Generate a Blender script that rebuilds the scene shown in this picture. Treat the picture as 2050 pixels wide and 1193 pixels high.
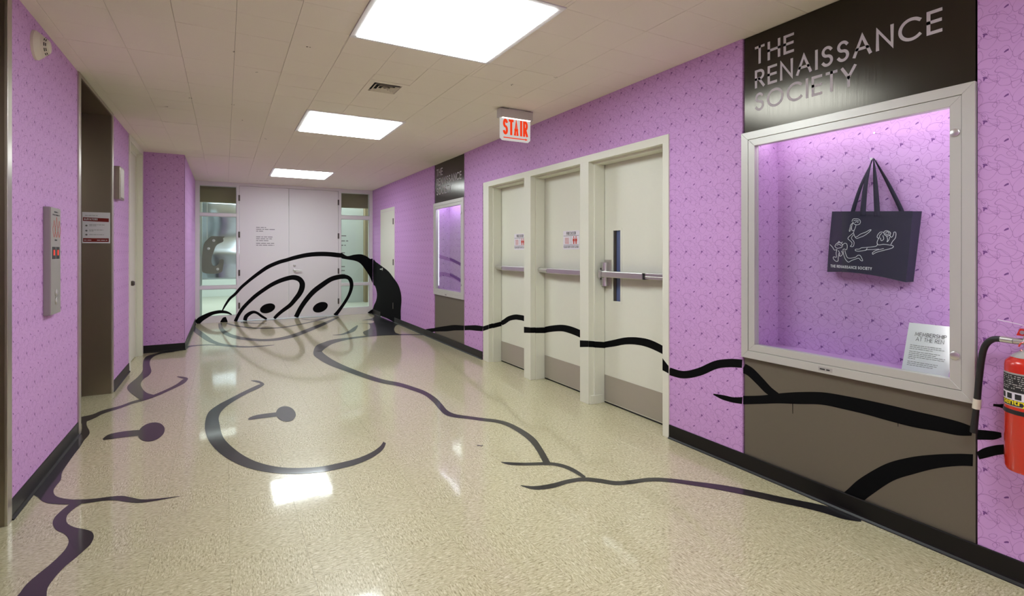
import bpy, bmesh, math, random
from mathutils import Vector, Matrix, geometry
random.seed(4)
for o in list(bpy.data.objects): bpy.data.objects.remove(o)
SC = bpy.context.scene
COL = SC.collection

# ------------------------------------------------------------------ camera
CAM_H = 1.30
YAW = math.atan2(575, 1024)
cam_d = bpy.data.cameras.new('camera')
cam_d.sensor_fit = 'HORIZONTAL'; cam_d.sensor_width = 36.0
cam_d.lens = 36.0 * 1024 / 2050
cam_d.shift_y = -93.5 / 2050
cam_d.clip_start = 0.05
cam = bpy.data.objects.new('camera', cam_d); COL.objects.link(cam)
cam.location = (0, 0, CAM_H); cam.rotation_euler = (math.pi / 2, 0, -YAW)
SC.camera = cam

# ------------------------------------------------------------------ light levels
LIGHT_PANEL = 12.5          # ceiling light diffusers
CASE_LAMP = 7.5           # strip lamp and added side fill in the near display case
CASE_LAMP_FAR = 11.0       # strip lamp in the far display case
GALLERY_LAMP = 5.0
world = bpy.data.worlds.new('world'); SC.world = world; world.use_nodes = True
world.node_tree.nodes['Background'].inputs[0].default_value = (0.9, 0.92, 1, 1)
world.node_tree.nodes['Background'].inputs[1].default_value = 0.02
SC.view_settings.view_transform = 'Standard'
SC.view_settings.look = 'None'
SC.view_settings.gamma = 1.0
SC.view_settings.use_curve_mapping = False
SC.view_settings.exposure = 0.46
SC.cycles.caustics_reflective = False
SC.cycles.caustics_refractive = False
SC.cycles.max_bounces = 8

# ------------------------------------------------------------------ room measures (metres)
H = 2.57                   # ceiling
WR = 2.70                  # face of the right wall
WL = -0.905                # face of the left wall
YB = 10.77                 # far wall
JX, JY = -0.462, 7.99      # projecting pier on the left
YF = -4.2                  # wall behind the camera

# ------------------------------------------------------------------ materials
def new_mat(name):
    m = bpy.data.materials.new(name); m.use_nodes = True
    nt = m.node_tree
    return m, nt, nt.nodes['Principled BSDF']
def srgb(r, g, b):
    f = lambda c: (c/255/12.92) if c/255 <= 0.04045 else ((c/255+0.055)/1.055)**2.4
    return (f(r), f(g), f(b), 1)
def simple(name, col, rough=0.5, metal=0.0, spec=0.5, bump=0.0, bscale=60, var=0.0, coat=0.0):
    m, nt, b = new_mat(name)
    b.inputs['Base Color'].default_value = col
    b.inputs['Roughness'].default_value = rough
    b.inputs['Metallic'].default_value = metal
    b.inputs['Specular IOR Level'].default_value = spec
    b.inputs['Coat Weight'].default_value = coat
    b.inputs['Coat Roughness'].default_value = 0.08
    if bump or var:
        tc = nt.nodes.new('ShaderNodeNewGeometry')
        nz = nt.nodes.new('ShaderNodeTexNoise'); nz.inputs['Scale'].default_value = bscale
        nz.inputs['Detail'].default_value = 4
        nt.links.new(tc.outputs['Position'], nz.inputs['Vector'])
        if bump:
            bp = nt.nodes.new('ShaderNodeBump'); bp.inputs['Strength'].default_value = bump
            bp.inputs['Distance'].default_value = 0.002
            nt.links.new(nz.outputs['Fac'], bp.inputs['Height'])
            nt.links.new(bp.outputs['Normal'], b.inputs['Normal'])
        if var:
            mx = nt.nodes.new('ShaderNodeMixRGB'); mx.blend_type = 'MULTIPLY'
            mx.inputs['Fac'].default_value = 1
            mx.inputs['Color1'].default_value = col
            mr = nt.nodes.new('ShaderNodeMapRange')
            mr.inputs['To Min'].default_value = 1 - var; mr.inputs['To Max'].default_value = 1 + var * 0.6
            nt.links.new(nz.outputs['Fac'], mr.inputs['Value'])
            nt.links.new(mr.outputs['Result'], mx.inputs['Color2'])
            nt.links.new(mx.outputs['Color'], b.inputs['Base Color'])
    return m
def emit(name, col, strength):
    m = bpy.data.materials.new(name); m.use_nodes = True
    nt = m.node_tree; nt.nodes.clear()
    e = nt.nodes.new('ShaderNodeEmission'); e.inputs[0].default_value = col; e.inputs[1].default_value = strength
    o = nt.nodes.new('ShaderNodeOutputMaterial'); nt.links.new(e.outputs[0], o.inputs[0])
    return m
def brushed(name, col, rough, axis, metal=1.0, relief=0.08):
    m, nt, b = new_mat(name)
    b.inputs['Base Color'].default_value = col; b.inputs['Metallic'].default_value = metal
    g = nt.nodes.new('ShaderNodeNewGeometry'); mp = nt.nodes.new('ShaderNodeMapping')
    sc = [260, 260, 260]; sc[axis] = 3
    mp.inputs['Scale'].default_value = sc
    nz = nt.nodes.new('ShaderNodeTexNoise'); nz.inputs['Scale'].default_value = 1; nz.inputs['Detail'].default_value = 3
    nt.links.new(g.outputs['Position'], mp.inputs['Vector']); nt.links.new(mp.outputs['Vector'], nz.inputs['Vector'])
    mr = nt.nodes.new('ShaderNodeMapRange'); mr.inputs['To Min'].default_value = rough - 0.05; mr.inputs['To Max'].default_value = rough + 0.08
    nt.links.new(nz.outputs['Fac'], mr.inputs['Value']); nt.links.new(mr.outputs['Result'], b.inputs['Roughness'])
    bp = nt.nodes.new('ShaderNodeBump'); bp.inputs['Strength'].default_value = relief; bp.inputs['Distance'].default_value = 0.001
    nt.links.new(nz.outputs['Fac'], bp.inputs['Height']); nt.links.new(bp.outputs['Normal'], b.inputs['Normal'])
    b.inputs['Anisotropic'].default_value = 0.5
    return m
def thin_glass(name, tint=(0.93, 0.97, 0.95, 1), gloss=0.02):
    m = bpy.data.materials.new(name); m.use_nodes = True
    nt = m.node_tree; nt.nodes.clear()
    tr = nt.nodes.new('ShaderNodeBsdfTransparent'); tr.inputs[0].default_value = tint
    gl = nt.nodes.new('ShaderNodeBsdfGlossy'); gl.inputs['Roughness'].default_value = gloss
    lw = nt.nodes.new('ShaderNodeLayerWeight'); lw.inputs[0].default_value = 0.5
    pw = nt.nodes.new('ShaderNodeMath'); pw.operation = 'POWER'; pw.inputs[1].default_value = 4.0
    fr = nt.nodes.new('ShaderNodeMath'); fr.operation = 'MULTIPLY_ADD'; fr.inputs[1].default_value = 0.7; fr.inputs[2].default_value = 0.025
    nt.links.new(lw.outputs['Facing'], pw.inputs[0]); nt.links.new(pw.outputs[0], fr.inputs[0])
    mx = nt.nodes.new('ShaderNodeMixShader'); o = nt.nodes.new('ShaderNodeOutputMaterial')
    nt.links.new(fr.outputs[0], mx.inputs[0]); nt.links.new(tr.outputs[0], mx.inputs[1]); nt.links.new(gl.outputs[0], mx.inputs[2])
    nt.links.new(mx.outputs[0], o.inputs[0])
    return m
WALL_COL = srgb(207, 159, 215)
WALL_LINE = srgb(108, 56, 130)
def wallpaper(name, along):
    """printed paper: a repeat of wandering outlines, 0.129 x 0.177 m, with two small dark marks"""
    m, nt, b = new_mat(name); L = nt.links
    b.inputs['Roughness'].default_value = 0.62; b.inputs['Specular IOR Level'].default_value = 0.3
    CU, CV = 0.129, 0.177
    g = nt.nodes.new('ShaderNodeNewGeometry'); sp = nt.nodes.new('ShaderNodeSeparateXYZ')
    L.new(g.outputs['Position'], sp.inputs[0])
    def mth(op, a, b_=None):
        n = nt.nodes.new('ShaderNodeMath'); n.operation = op
        for i, v in enumerate((a, b_)):
            if v is None: continue
            if isinstance(v, (int, float)): n.inputs[i].default_value = v
            else: L.new(v, n.inputs[i])
        return n.outputs[0]
    U = sp.outputs[along]; V = sp.outputs[2]
    tp = 2 * math.pi
    s1 = mth('MULTIPLY', mth('SINE', mth('MULTIPLY', V, tp / CV)), 0.010)
    s2 = mth('MULTIPLY', mth('SINE', mth('MULTIPLY', U, 2 * tp / CU)), 0.006)
    s3 = mth('MULTIPLY', mth('SINE', mth('ADD', mth('MULTIPLY', V, 3 * tp / CV), mth('MULTIPLY', U, tp / CU))), 0.0026)
    s4 = mth('MULTIPLY', mth('SINE', mth('ADD', mth('MULTIPLY', U, 3 * tp / CU), mth('MULTIPLY', V, tp / CV))), 0.0026)
    cb = nt.nodes.new('ShaderNodeCombineXYZ')
    L.new(mth('ADD', mth('ADD', U, s1), s3), cb.inputs[0])
    L.new(mth('ADD', mth('ADD', V, s2), s4), cb.inputs[1])
    raw = nt.nodes.new('ShaderNodeCombineXYZ'); L.new(U, raw.inputs[0]); L.new(V, raw.inputs[1])
    def ring(src, cx, cy, rx, ry, rot, lw):
        a = nt.nodes.new('ShaderNodeVectorMath'); a.operation = 'ADD'; L.new(src, a.inputs[0]); a.inputs[1].default_value = (-cx, -cy, 0)
        w = nt.nodes.new('ShaderNodeVectorMath'); w.operation = 'WRAP'; L.new(a.outputs[0], w.inputs[0])
        w.inputs[1].default_value = (CU / 2, CV / 2, 1); w.inputs[2].default_value = (-CU / 2, -CV / 2, -1)
        r = nt.nodes.new('ShaderNodeMapping'); r.vector_type = 'TEXTURE'; L.new(w.outputs[0], r.inputs[0])
        r.inputs['Rotation'].default_value = (0, 0, math.radians(rot)); r.inputs['Scale'].default_value = (rx, ry, 1)
        ln = nt.nodes.new('ShaderNodeVectorMath'); ln.operation = 'LENGTH'; L.new(r.outputs[0], ln.inputs[0])
        if lw is None: return mth('LESS_THAN', ln.outputs['Value'], 1.0)
        return mth('LESS_THAN', mth('ABSOLUTE', mth('SUBTRACT', ln.outputs['Value'], 1.0)), lw / min(rx, ry))
    lines = None
    for a in [(0.030, 0.060, 0.045, 0.016, 28, .0006), (0.100, 0.020, 0.030, 0.022, -15, .0006), (0.085, 0.115, 0.036, 0.017, -24, .0006),
              (0.030, 0.140, 0.022, 0.027, 20, .0006), (0.062, 0.088, 0.056, 0.046, 35, .0005), (0.105, 0.075, 0.011, 0.014, 0, .0006),
              (0.012, 0.015, 0.017, 0.010, 40, .0006), (0.108, 0.077, 0.005, 0.004, 0, .0007), (0.070, 0.155, 0.012, 0.009, -30, .0006),
              (0.050, 0.035, 0.020, 0.030, -35, .0005), (0.118, 0.140, 0.018, 0.026, 15, .0005), (0.055, 0.122, 0.010, 0.013, 60, .0005), (0.015, 0.098, 0.014, 0.011, -20, .0005), (0.080, 0.052, 0.026, 0.010, 62, .0005)]:
        r = ring(cb.outputs[0], *a); lines = r if lines is None else mth('MAXIMUM', lines, r)
    V0 = 2.537 % CV; U0 = 2.034 % CU
    marks = None
    for a in [(U0, V0, .0090, .0034, 25, None), (U0 + .003, V0 - .004, .0032, .0078, 10, None), (U0 + .064, V0 - .088, .0090, .0033, -35, None), (U0 + .0605, V0 - .0865, .0038, .0038, 0, None)]:
        r = ring(raw.outputs[0], *a); marks = r if marks is None else mth('MAXIMUM', marks, r)
    m1 = nt.nodes.new('ShaderNodeMixRGB'); m1.inputs[1].default_value = WALL_COL; m1.inputs[2].default_value = WALL_LINE
    L.new(mth('MULTIPLY', lines, 0.55), m1.inputs[0])
    m2 = nt.nodes.new('ShaderNodeMixRGB'); m2.inputs[2].default_value = WALL_LINE
    L.new(m1.outputs[0], m2.inputs[1]); L.new(mth('MULTIPLY', marks, 0.9), m2.inputs[0])
    L.new(m2.outputs[0], b.inputs['Base Color'])
    return m
def vinyl_tile(name):
    """beige vinyl composition tile with fine streaks that run with the tile's own X axis"""
    m, nt, b = new_mat(name); L = nt.links
    tc = nt.nodes.new('ShaderNodeTexCoord'); oi = nt.nodes.new('ShaderNodeObjectInfo')
    ad = nt.nodes.new('ShaderNodeVectorMath'); ad.operation = 'ADD'
    cbx = nt.nodes.new('ShaderNodeCombineXYZ'); mu = nt.nodes.new('ShaderNodeMath'); mu.operation = 'MULTIPLY'; mu.inputs[1].default_value = 50
    L.new(oi.outputs['Random'], mu.inputs[0]); L.new(mu.outputs[0], cbx.inputs[0]); L.new(mu.outputs[0], cbx.inputs[1])
    L.new(tc.outputs['Object'], ad.inputs[0]); L.new(cbx.outputs[0], ad.inputs[1])
    def streak(scale, det):
        mp = nt.nodes.new('ShaderNodeMapping'); mp.inputs['Scale'].default_value = scale
        L.new(ad.outputs[0], mp.inputs[0])
        nz = nt.nodes.new('ShaderNodeTexNoise'); nz.inputs['Scale'].default_value = 1; nz.inputs['Detail'].default_value = det
        nz.inputs['Distortion'].default_value = 0.6
        L.new(mp.outputs[0], nz.inputs['Vector']); return nz
    a = streak((48, 150, 100), 3); c = streak((80, 230, 100), 2)
    cr = nt.nodes.new('ShaderNodeValToRGB'); L.new(a.outputs['Fac'], cr.inputs[0])
    e = cr.color_ramp.elements
    e[0].position = 0.30; e[0].color = srgb(156, 144, 106); e[1].position = 0.44; e[1].color = srgb(196, 187, 148)
    x = e.new(0.56); x.color = srgb(206, 198, 160); x = e.new(0.70); x.color = srgb(230, 223, 194)
    cr2 = nt.nodes.new('ShaderNodeValToRGB'); L.new(c.outputs['Fac'], cr2.inputs[0])
    e = cr2.color_ramp.elements; e[0].position = 0.30; e[0].color = (0.62, 0.58, 0.48, 1); e[1].position = 0.42; e[1].color = (1, 1, 1, 1)
    mx = nt.nodes.new('ShaderNodeMixRGB'); mx.blend_type = 'MULTIPLY'; mx.inputs[0].default_value = 1
    L.new(cr.outputs[0], mx.inputs[1]); L.new(cr2.outputs[0], mx.inputs[2])
    L.new(mx.outputs[0], b.inputs['Base Color'])
    b.inputs['Roughness'].default_value = 0.35
    b.inputs['Coat Weight'].default_value = 1.0; b.inputs['Coat Roughness'].default_value = 0.07; b.inputs['Coat IOR'].default_value = 1.42
    g = nt.nodes.new('ShaderNodeNewGeometry')
    wn = nt.nodes.new('ShaderNodeTexNoise'); wn.inputs['Scale'].default_value = 5; wn.inputs['Detail'].default_value = 3
    L.new(g.outputs['Position'], wn.inputs['Vector'])
    bp = nt.nodes.new('ShaderNodeBump'); bp.inputs['Strength'].default_value = 0.032; bp.inputs['Distance'].default_value = 0.02
    L.new(wn.outputs['Fac'], bp.inputs['Height']); L.new(bp.outputs['Normal'], b.inputs['Coat Normal'])
    return m
M = {}
M['paper_y'] = wallpaper('wallpaper_side_walls', 1)
M['paper_x'] = wallpaper('wallpaper_cross_walls', 0)
M['tile'] = vinyl_tile('vinyl_floor_tile')
M['grout'] = simple('floor_bed', srgb(120, 110, 88), 0.9)
M['ceil'] = simple('ceiling_tile_paint', srgb(240, 232, 219), 0.9, bump=0.25, bscale=160, var=0.03)
M['gap'] = simple('ceiling_backing', srgb(110, 98, 82), 0.95)
M['cream'] = simple('cream_enamel', srgb(226, 225, 210), 0.38, bump=0.10, bscale=45, var=0.02)
M['white'] = simple('white_enamel', srgb(226, 222, 222), 0.45, bump=0.05, bscale=40)
M['black_base'] = simple('black_vinyl', srgb(14, 12, 11), 0.42, spec=0.35, bump=0.15, bscale=30)
M['paint'] = simple('black_wall_paint', srgb(12, 12, 13), 0.8, spec=0.08, bump=0.3, bscale=90, var=0.1)
M['floor_paint'] = simple('black_floor_paint', srgb(30, 27, 30), 0.40, spec=0.3, var=0.12, bscale=40, coat=0.6)
M['violet_line'] = simple('violet_line', srgb(150, 96, 172), 0.6)  # darker violet than the paper, for lines on the far case's back
M['brown'] = simple('brown_panel_enamel', srgb(104, 96, 82), 0.42, bump=0.08, bscale=70, var=0.04)
M['bronze'] = brushed('brushed_bronze_panel', srgb(68, 65, 60), 0.18, 2, 1.0)
M['steel'] = brushed('brushed_steel', srgb(150, 140, 126), 0.30, 0, relief=0.02)
M['steel_v'] = brushed('brushed_steel_upright', srgb(198, 192, 182), 0.30, 2)
M['kick'] = brushed('brushed_kick_plate', srgb(196, 190, 180), 0.45, 1, 0.7)
M['chrome'] = simple('satin_chrome', srgb(214, 213, 210), 0.34, 1.0)
M['darkmetal'] = simple('dark_bronze_hardware', srgb(92, 84, 80), 0.4, 0.8)
M['alu'] = simple('anodised_aluminium', srgb(206, 205, 198), 0.38, 0.35, bump=0.05, bscale=200)
M['panel_face'] = simple('grey_panel_face', srgb(168, 163, 158), 0.4, 0.3)
M['panel_side'] = simple('grey_panel_side', srgb(150, 140, 142), 0.45, 0.2)
M['grey_plastic'] = simple('grey_plastic', srgb(196, 190, 186), 0.45)
M['off_white'] = simple('off_white_plastic', srgb(218, 210, 192), 0.45)
M['letter'] = simple('pale_grey_vinyl_lettering', srgb(196, 190, 194), 0.6)
M['dark'] = simple('black_void', (0.004, 0.004, 0.004, 1), 0.9)
M['light'] = emit('light_diffuser', (0.90, 0.98, 1.0, 1), LIGHT_PANEL)
M['lamp'] = emit('case_lamp_and_fill', (1.0, 0.97, 0.98, 1), CASE_LAMP)
M['lamp2'] = emit('far_case_strip_lamp', (0.80, 0.76, 1.0, 1), CASE_LAMP_FAR)
M['side_lamp_or_fill'] = emit('far_case_lamp_and_fill', (0.86, 0.84, 1.0, 1), 1.7)  # also used by the added near-side fill of the far case
M['glamp'] = emit('gallery_lamp', (0.93, 1.0, 0.98, 1), GALLERY_LAMP)
M['glass'] = thin_glass('clear_glass')
M['glass_dark'] = simple('dark_wired_glass', srgb(86, 100, 142), 0.28, 0, 0.5)
M['red'] = simple('red_enamel', srgb(206, 42, 22), 0.25, coat=0.5)
M['rubber'] = simple('black_rubber', srgb(28, 27, 27), 0.5)
M['print_black'] = simple('black_print', srgb(34, 32, 34), 0.6)
M['print_grey'] = simple('grey_print', srgb(120, 116, 118), 0.6)
M['print_red'] = simple('red_print', srgb(196, 62, 44), 0.6)
M['print_maroon'] = simple('maroon_print', srgb(122, 16, 16), 0.5)
M['print_yellow'] = simple('yellow_print', srgb(236, 214, 30), 0.5)
M['card'] = simple('white_card', srgb(232, 226, 234), 0.7)
M['label_silver'] = simple('silver_label', srgb(184, 180, 176), 0.35, 0.3)
M['canvas'] = simple('dark_navy_canvas', srgb(46, 40, 64), 0.85, bump=0.4, bscale=420, var=0.08)
M['white_print'] = simple('white_screen_print', srgb(226, 220, 230), 0.7)
M['sign_red'] = emit('lit_red_lettering', (1.0, 0.06, 0.015, 1), 0.62)
M['sign_white'] = emit('lit_acrylic', (1.0, 0.93, 0.88, 1), 0.42)
M['sign_tube'] = emit('sign_tube', (1.0, 0.80, 0.72, 1), 3.0)
M['red_led'] = emit('red_indicator', (1.0, 0.10, 0.07, 1), 0.75)
M['gallery'] = simple('gallery_white', srgb(206, 214, 212), 0.8)
M['olive'] = simple('olive_matte', srgb(150, 136, 108), 0.8)
M['gallery_floor'] = simple('polished_concrete', srgb(186, 188, 176), 0.35, var=0.08, bscale=3)
M['sheet'] = simple('rolled_aluminium', srgb(196, 202, 216), 0.30, 1.0, bump=0.2, bscale=3)
M['zinc'] = simple('weathered_zinc', srgb(140, 136, 128), 0.6, 0.35, bump=0.5, bscale=40, var=0.25)
M['blue_tape'] = simple('pale_blue_tape', srgb(176, 190, 220), 0.6)
M['mark'] = simple('ceiling_flaw', srgb(92, 78, 60), 0.9)

# ------------------------------------------------------------------ builders
def link(name, me, mat, parent=None):
    o = bpy.data.objects.new(name, me); COL.objects.link(o)
    if mat is not None and not me.materials: me.materials.append(M[mat] if isinstance(mat, str) else mat)
    if parent is not None: o.parent = parent
    return o
def tag(o, label=None, cat=None, kind=None, group=None):
    if label: o['label'] = label
    if cat: o['category'] = cat
    if kind: o['kind'] = kind
    if group: o['group'] = group
    return o
def thing(name, label, cat, kind=None, group=None, loc=(0, 0, 0)):
    o = bpy.data.objects.new(name, None); o.empty_display_size = 0.1; COL.objects.link(o)
    o.location = loc
    return tag(o, label, cat, kind, group)
class B:
    """collects shapes, then links them as ONE mesh object"""
    def __init__(s): s.bm = bmesh.new()
    def box(s, x0, x1, y0, y1, z0, z1, bev=0.0):
        r = bmesh.ops.create_cube(s.bm, size=1)
        vs = r['verts']
        for v in vs:
            v.co = Vector(((x0 + x1) / 2 + v.co.x * (x1 - x0), (y0 + y1) / 2 + v.co.y * (y1 - y0), (z0 + z1) / 2 + v.co.z * (z1 - z0)))
        if bev:
            es = list({e for v in vs for e in v.link_edges})
            bmesh.ops.bevel(s.bm, geom=es, offset=bev, segments=2, affect='EDGES', profile=0.6)
        return s
    def face(s, pts):
        s.bm.faces.new([s.bm.verts.new(p) for p in pts]); return s
    def prism(s, pts, d):
        """polygon pts (3-D, planar) extruded by vector d"""
        d = Vector(d); a = [s.bm.verts.new(p) for p in pts]; c = [s.bm.verts.new(Vector(p) + d) for p in pts]
        n = len(pts)
        tri = geometry.tessellate_polygon([[Vector(p) for p in pts]])
        for t in tri:
            s.bm.faces.new([a[i] for i in t]); s.bm.faces.new([c[i] for i in reversed(t)])
        for i in range(n): s.bm.faces.new((a[i], a[(i + 1) % n], c[(i + 1) % n], c[i]))
        return s
    def cyl(s, p0, p1, r, n=16, r2=None):
        p0, p1 = Vector(p0), Vector(p1); d = (p1 - p0)
        q = d.to_track_quat('Z', 'Y')
        r2 = r if r2 is None else r2
        a = []; c = []
        for i in range(n):
            t = 2 * math.pi * i / n; u = Vector((math.cos(t), math.sin(t), 0))
            a.append(s.bm.verts.new(p0 + q @ (u * r))); c.append(s.bm.verts.new(p1 + q @ (u * r2)))
        for i in range(n): s.bm.faces.new((a[i], a[(i + 1) % n], c[(i + 1) % n], c[i]))
        s.bm.faces.new(list(reversed(a))); s.bm.faces.new(c)
        return s
    def lathe(s, prof, org, axis, n=28):
        """prof: list of (radius, distance along axis)"""
        org = Vector(org); q = Vector(axis).to_track_quat('Z', 'Y'); rows = []
        for r, h in prof:
            rows.append([s.bm.verts.new(org + q @ Vector((r * math.cos(2 * math.pi * i / n), r * math.sin(2 * math.pi * i / n), h))) for i in range(n)])
        for A, C in zip(rows, rows[1:]):
            for i in range(n): s.bm.faces.new((A[i], A[(i + 1) % n], C[(i + 1) % n], C[i]))
        s.bm.faces.new(list(reversed(rows[0]))); s.bm.faces.new(rows[-1])
        return s
    def tube(s, pts, r, n=10, sub=6):
        P = catmull([Vector(p) for p in pts], sub); rows = []
        for i, p in enumerate(P):
            d = (P[min(i + 1, len(P) - 1)] - P[max(i - 1, 0)]).normalized(); q = d.to_track_quat('Z', 'Y')
            rows.append([s.bm.verts.new(p + q @ Vector((r * math.cos(2 * math.pi * k / n), r * math.sin(2 * math.pi * k / n), 0))) for k in range(n)])
        for A, C in zip(rows, rows[1:]):
            for i in range(n): s.bm.faces.new((A[i], A[(i + 1) % n], C[(i + 1) % n], C[i]))
        s.bm.faces.new(list(reversed(rows[0]))); s.bm.faces.new(rows[-1])
        return s
    def ribbon(s, L, R):
        a = [s.bm.verts.new(p) for p in L]; c = [s.bm.verts.new(p) for p in R]
        for i in range(len(a) - 1): s.bm.faces.new((a[i], a[i + 1], c[i + 1], c[i]))
        return s
    def poly(s, pts):
        v = [s.bm.verts.new(p) for p in pts]
        for t in geometry.tessellate_polygon([[Vector(p) for p in pts]]): s.bm.faces.new([v[i] for i in t])
        return s
    def done(s, name, mat, parent=None, smooth=False, recalc=True):
        if recalc: bmesh.ops.recalc_face_normals(s.bm, faces=s.bm.faces)
        me = bpy.data.meshes.new(name); s.bm.to_mesh(me); s.bm.free()
        if smooth:
            for p in me.polygons: p.use_smooth = True
            me.set_sharp_from_angle(angle=math.radians(38))
        return link(name, me, mat, parent)
def catmull(P, sub=5, closed=False):
    n = len(P); out = []
    if n < 3: return list(P)
    rng = n if closed else n - 1
    for i in range(rng):
        if closed: p0, p1, p2, p3 = P[(i - 1) % n], P[i], P[(i + 1) % n], P[(i + 2) % n]
        else: p0, p1, p2, p3 = P[max(i - 1, 0)], P[i], P[i + 1], P[min(i + 2, n - 1)]
        for k in range(sub):
            t = k / sub
            out.append(0.5 * ((2 * p1) + (p2 - p0) * t + (2 * p0 - 5 * p1 + 4 * p2 - p3) * t * t + (3 * p1 - p0 - 3 * p2 + p3) * t ** 3))
    if not closed: out.append(P[-1])
    return out
def sub(o, part):
    o.parent = part; o.matrix_parent_inverse.identity(); return o
def box(name, mat, parent, *b, bev=0.0):
    m = B()
    for q in b: m.box(*q, bev=bev)
    return m.done(name, mat, parent)

# a simple geometric capital alphabet, drawn as pen strokes on a cell of height 1
def arc(cx, cy, rx, ry, a0, a1, n=14):
    return [(cx + rx * math.cos(math.radians(a0 + (a1 - a0) * i / n)), cy + ry * math.sin(math.radians(a0 + (a1 - a0) * i / n))) for i in range(n + 1)]
GLYPH = {
 'A': (.78, [[(0, 0), (.39, 1), (.78, 0)], [(.13, .33), (.65, .33)]]),
 'B': (.55, [[(0, 0), (0, 1), (.27, 1)] + arc(.27, .76, .22, .24, 90, -90) + [(0, .52)], [(.27, .52)] + arc(.29, .26, .26, .26, 90, -90) + [(0, 0)]]),
 'C': (.86, [arc(.5, .5, .5, .5, 48, 312, 24)]),
 'D': (.72, [[(0, 0), (0, 1), (.24, 1)] + arc(.24, .5, .48, .5, 90, -90, 18) + [(0, 0)]]),
 'E': (.48, [[(.48, 1), (0, 1), (0, 0), (.48, 0)], [(0, .52), (.46, .52)]]),
 'F': (.46, [[(.46, 1), (0, 1), (0, 0)], [(0, .52), (.42, .52)]]),
 'G': (.92, [arc(.5, .5, .5, .5, 45, 352, 24) + [(.55, .45)]]),
 'H': (.66, [[(0, 0), (0, 1)], [(.66, 0), (.66, 1)], [(0, .52), (.66, .52)]]),
 'I': (.0, [[(0, 0), (0, 1)]]),
 'K': (.58, [[(0, 0), (0, 1)], [(.55, 1), (0, .42)], [(.18, .6), (.58, 0)]]),
 'L': (.44, [[(0, 1), (0, 0), (.44, 0)]]),
 'M': (.84, [[(0, 0), (.1, 1), (.42, .2), (.74, 1), (.84, 0)]]),
 'N': (.68, [[(0, 0), (0, 1), (.68, 0), (.68, 1)]]),
 'O': (1.0, [arc(.5, .5, .5, .5, 90, 450, 28)]),
 'P': (.52, [[(0, 0), (0, 1), (.26, 1)] + arc(.26, .73, .26, .27, 90, -90) + [(0, .46)]]),
 'R': (.54, [[(0, 0), (0, 1), (.27, 1)] + arc(.27, .74, .25, .26, 90, -90) + [(0, .48)], [(.22, .48), (.54, 0)]]),
 'S': (.50, [arc(.25, .76, .23, .24, 30, 270, 14) + arc(.25, .26, .25, .26, 90, -150, 14)]),
 'T': (.50, [[(0, 1), (.50, 1)], [(.25, 1), (.25, 0)]]),
 'U': (.62, [[(0, 1), (0, .31)] + arc(.31, .31, .31, .31, 180, 360) + [(.62, 1)]]),
 'V': (.72, [[(0, 1), (.36, 0), (.72, 1)]]),
 'Y': (.66, [[(0, 1), (.33, .46), (.66, 1)], [(.33, .46), (.33, 0)]]),
}
def text_strokes(txt, h, wgt, track=0.20, xs=1.0):
    """-> (list of 2-D quads strips (L,R), width)"""
    out = []; x = 0; ih = h - wgt
    for ch in txt:
        if ch == ' ': x += h * 0.38 * xs; continue
        w, st = GLYPH[ch]
        for pl in st:
            P = [Vector((x + wgt / 2 + p[0] * ih * xs, wgt / 2 + p[1] * ih)) for p in pl]
            Lf, Rt = [], []
            n = len(P)
            closed = (P[0] - P[-1]).length < 1e-6
            if not closed:
                ex = wgt / 2
                P[0] = P[0] + (P[0] - P[1]).normalized() * ex; P[-1] = P[-1] + (P[-1] - P[-2]).normalized() * ex
            for i in range(n):
                if closed: a = P[i - 1] if i else P[-2]; c = P[i + 1] if i < n - 1 else P[1]
                else: a = P[max(i - 1, 0)]; c = P[min(i + 1, n - 1)]
                d1 = (P[i] - a); d2 = (c - P[i])
                if d1.length < 1e-9: d1 = d2
                if d2.length < 1e-9: d2 = d1
                d1 = d1.normalized(); d2 = d2.normalized()
                t = (d1 + d2)
                t = t.normalized() if t.length > 1e-6 else d1
                nrm = Vector((-t.y, t.x)); cs = max(0.42, nrm.dot(Vector((-d1.y, d1.x))))
                Lf.append(P[i] + nrm * (wgt / 2 / cs)); Rt.append(P[i] - nrm * (wgt / 2 / cs))
            out.append((Lf, Rt))
        x += w * ih * xs + wgt + h * track * xs
    return out, x - h * track * xs
def text_on(bm, txt, fn, h, wgt, track=0.20, xs=1.0, width=None, org=(0, 0)):
    st, w = text_strokes(txt, h, wgt, track, xs)
    k = (width / w) if width else 1.0
    for L, R in st:
        bm.ribbon([fn(org[0] + p.x * k, org[1] + p.y) for p in L], [fn(org[0] + p.x * k, org[1] + p.y) for p in R])
    return w * k
def rows_on(bm, fn, rows, h, seed=1):
    """lines of print too small to read: rows = (u0, v, length); broken into word-length dashes"""
    rn = random.Random(seed)
    for u, v, ln in rows:
        e = u + ln
        while u < e - h * 0.5:
            w = min(h * rn.uniform(1.4, 4.6), e - u)
            bm.poly([fn(u, v), fn(u + w, v), fn(u + w, v + h * 0.55), fn(u, v + h * 0.55)])
            u += w + h * 0.55

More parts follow.
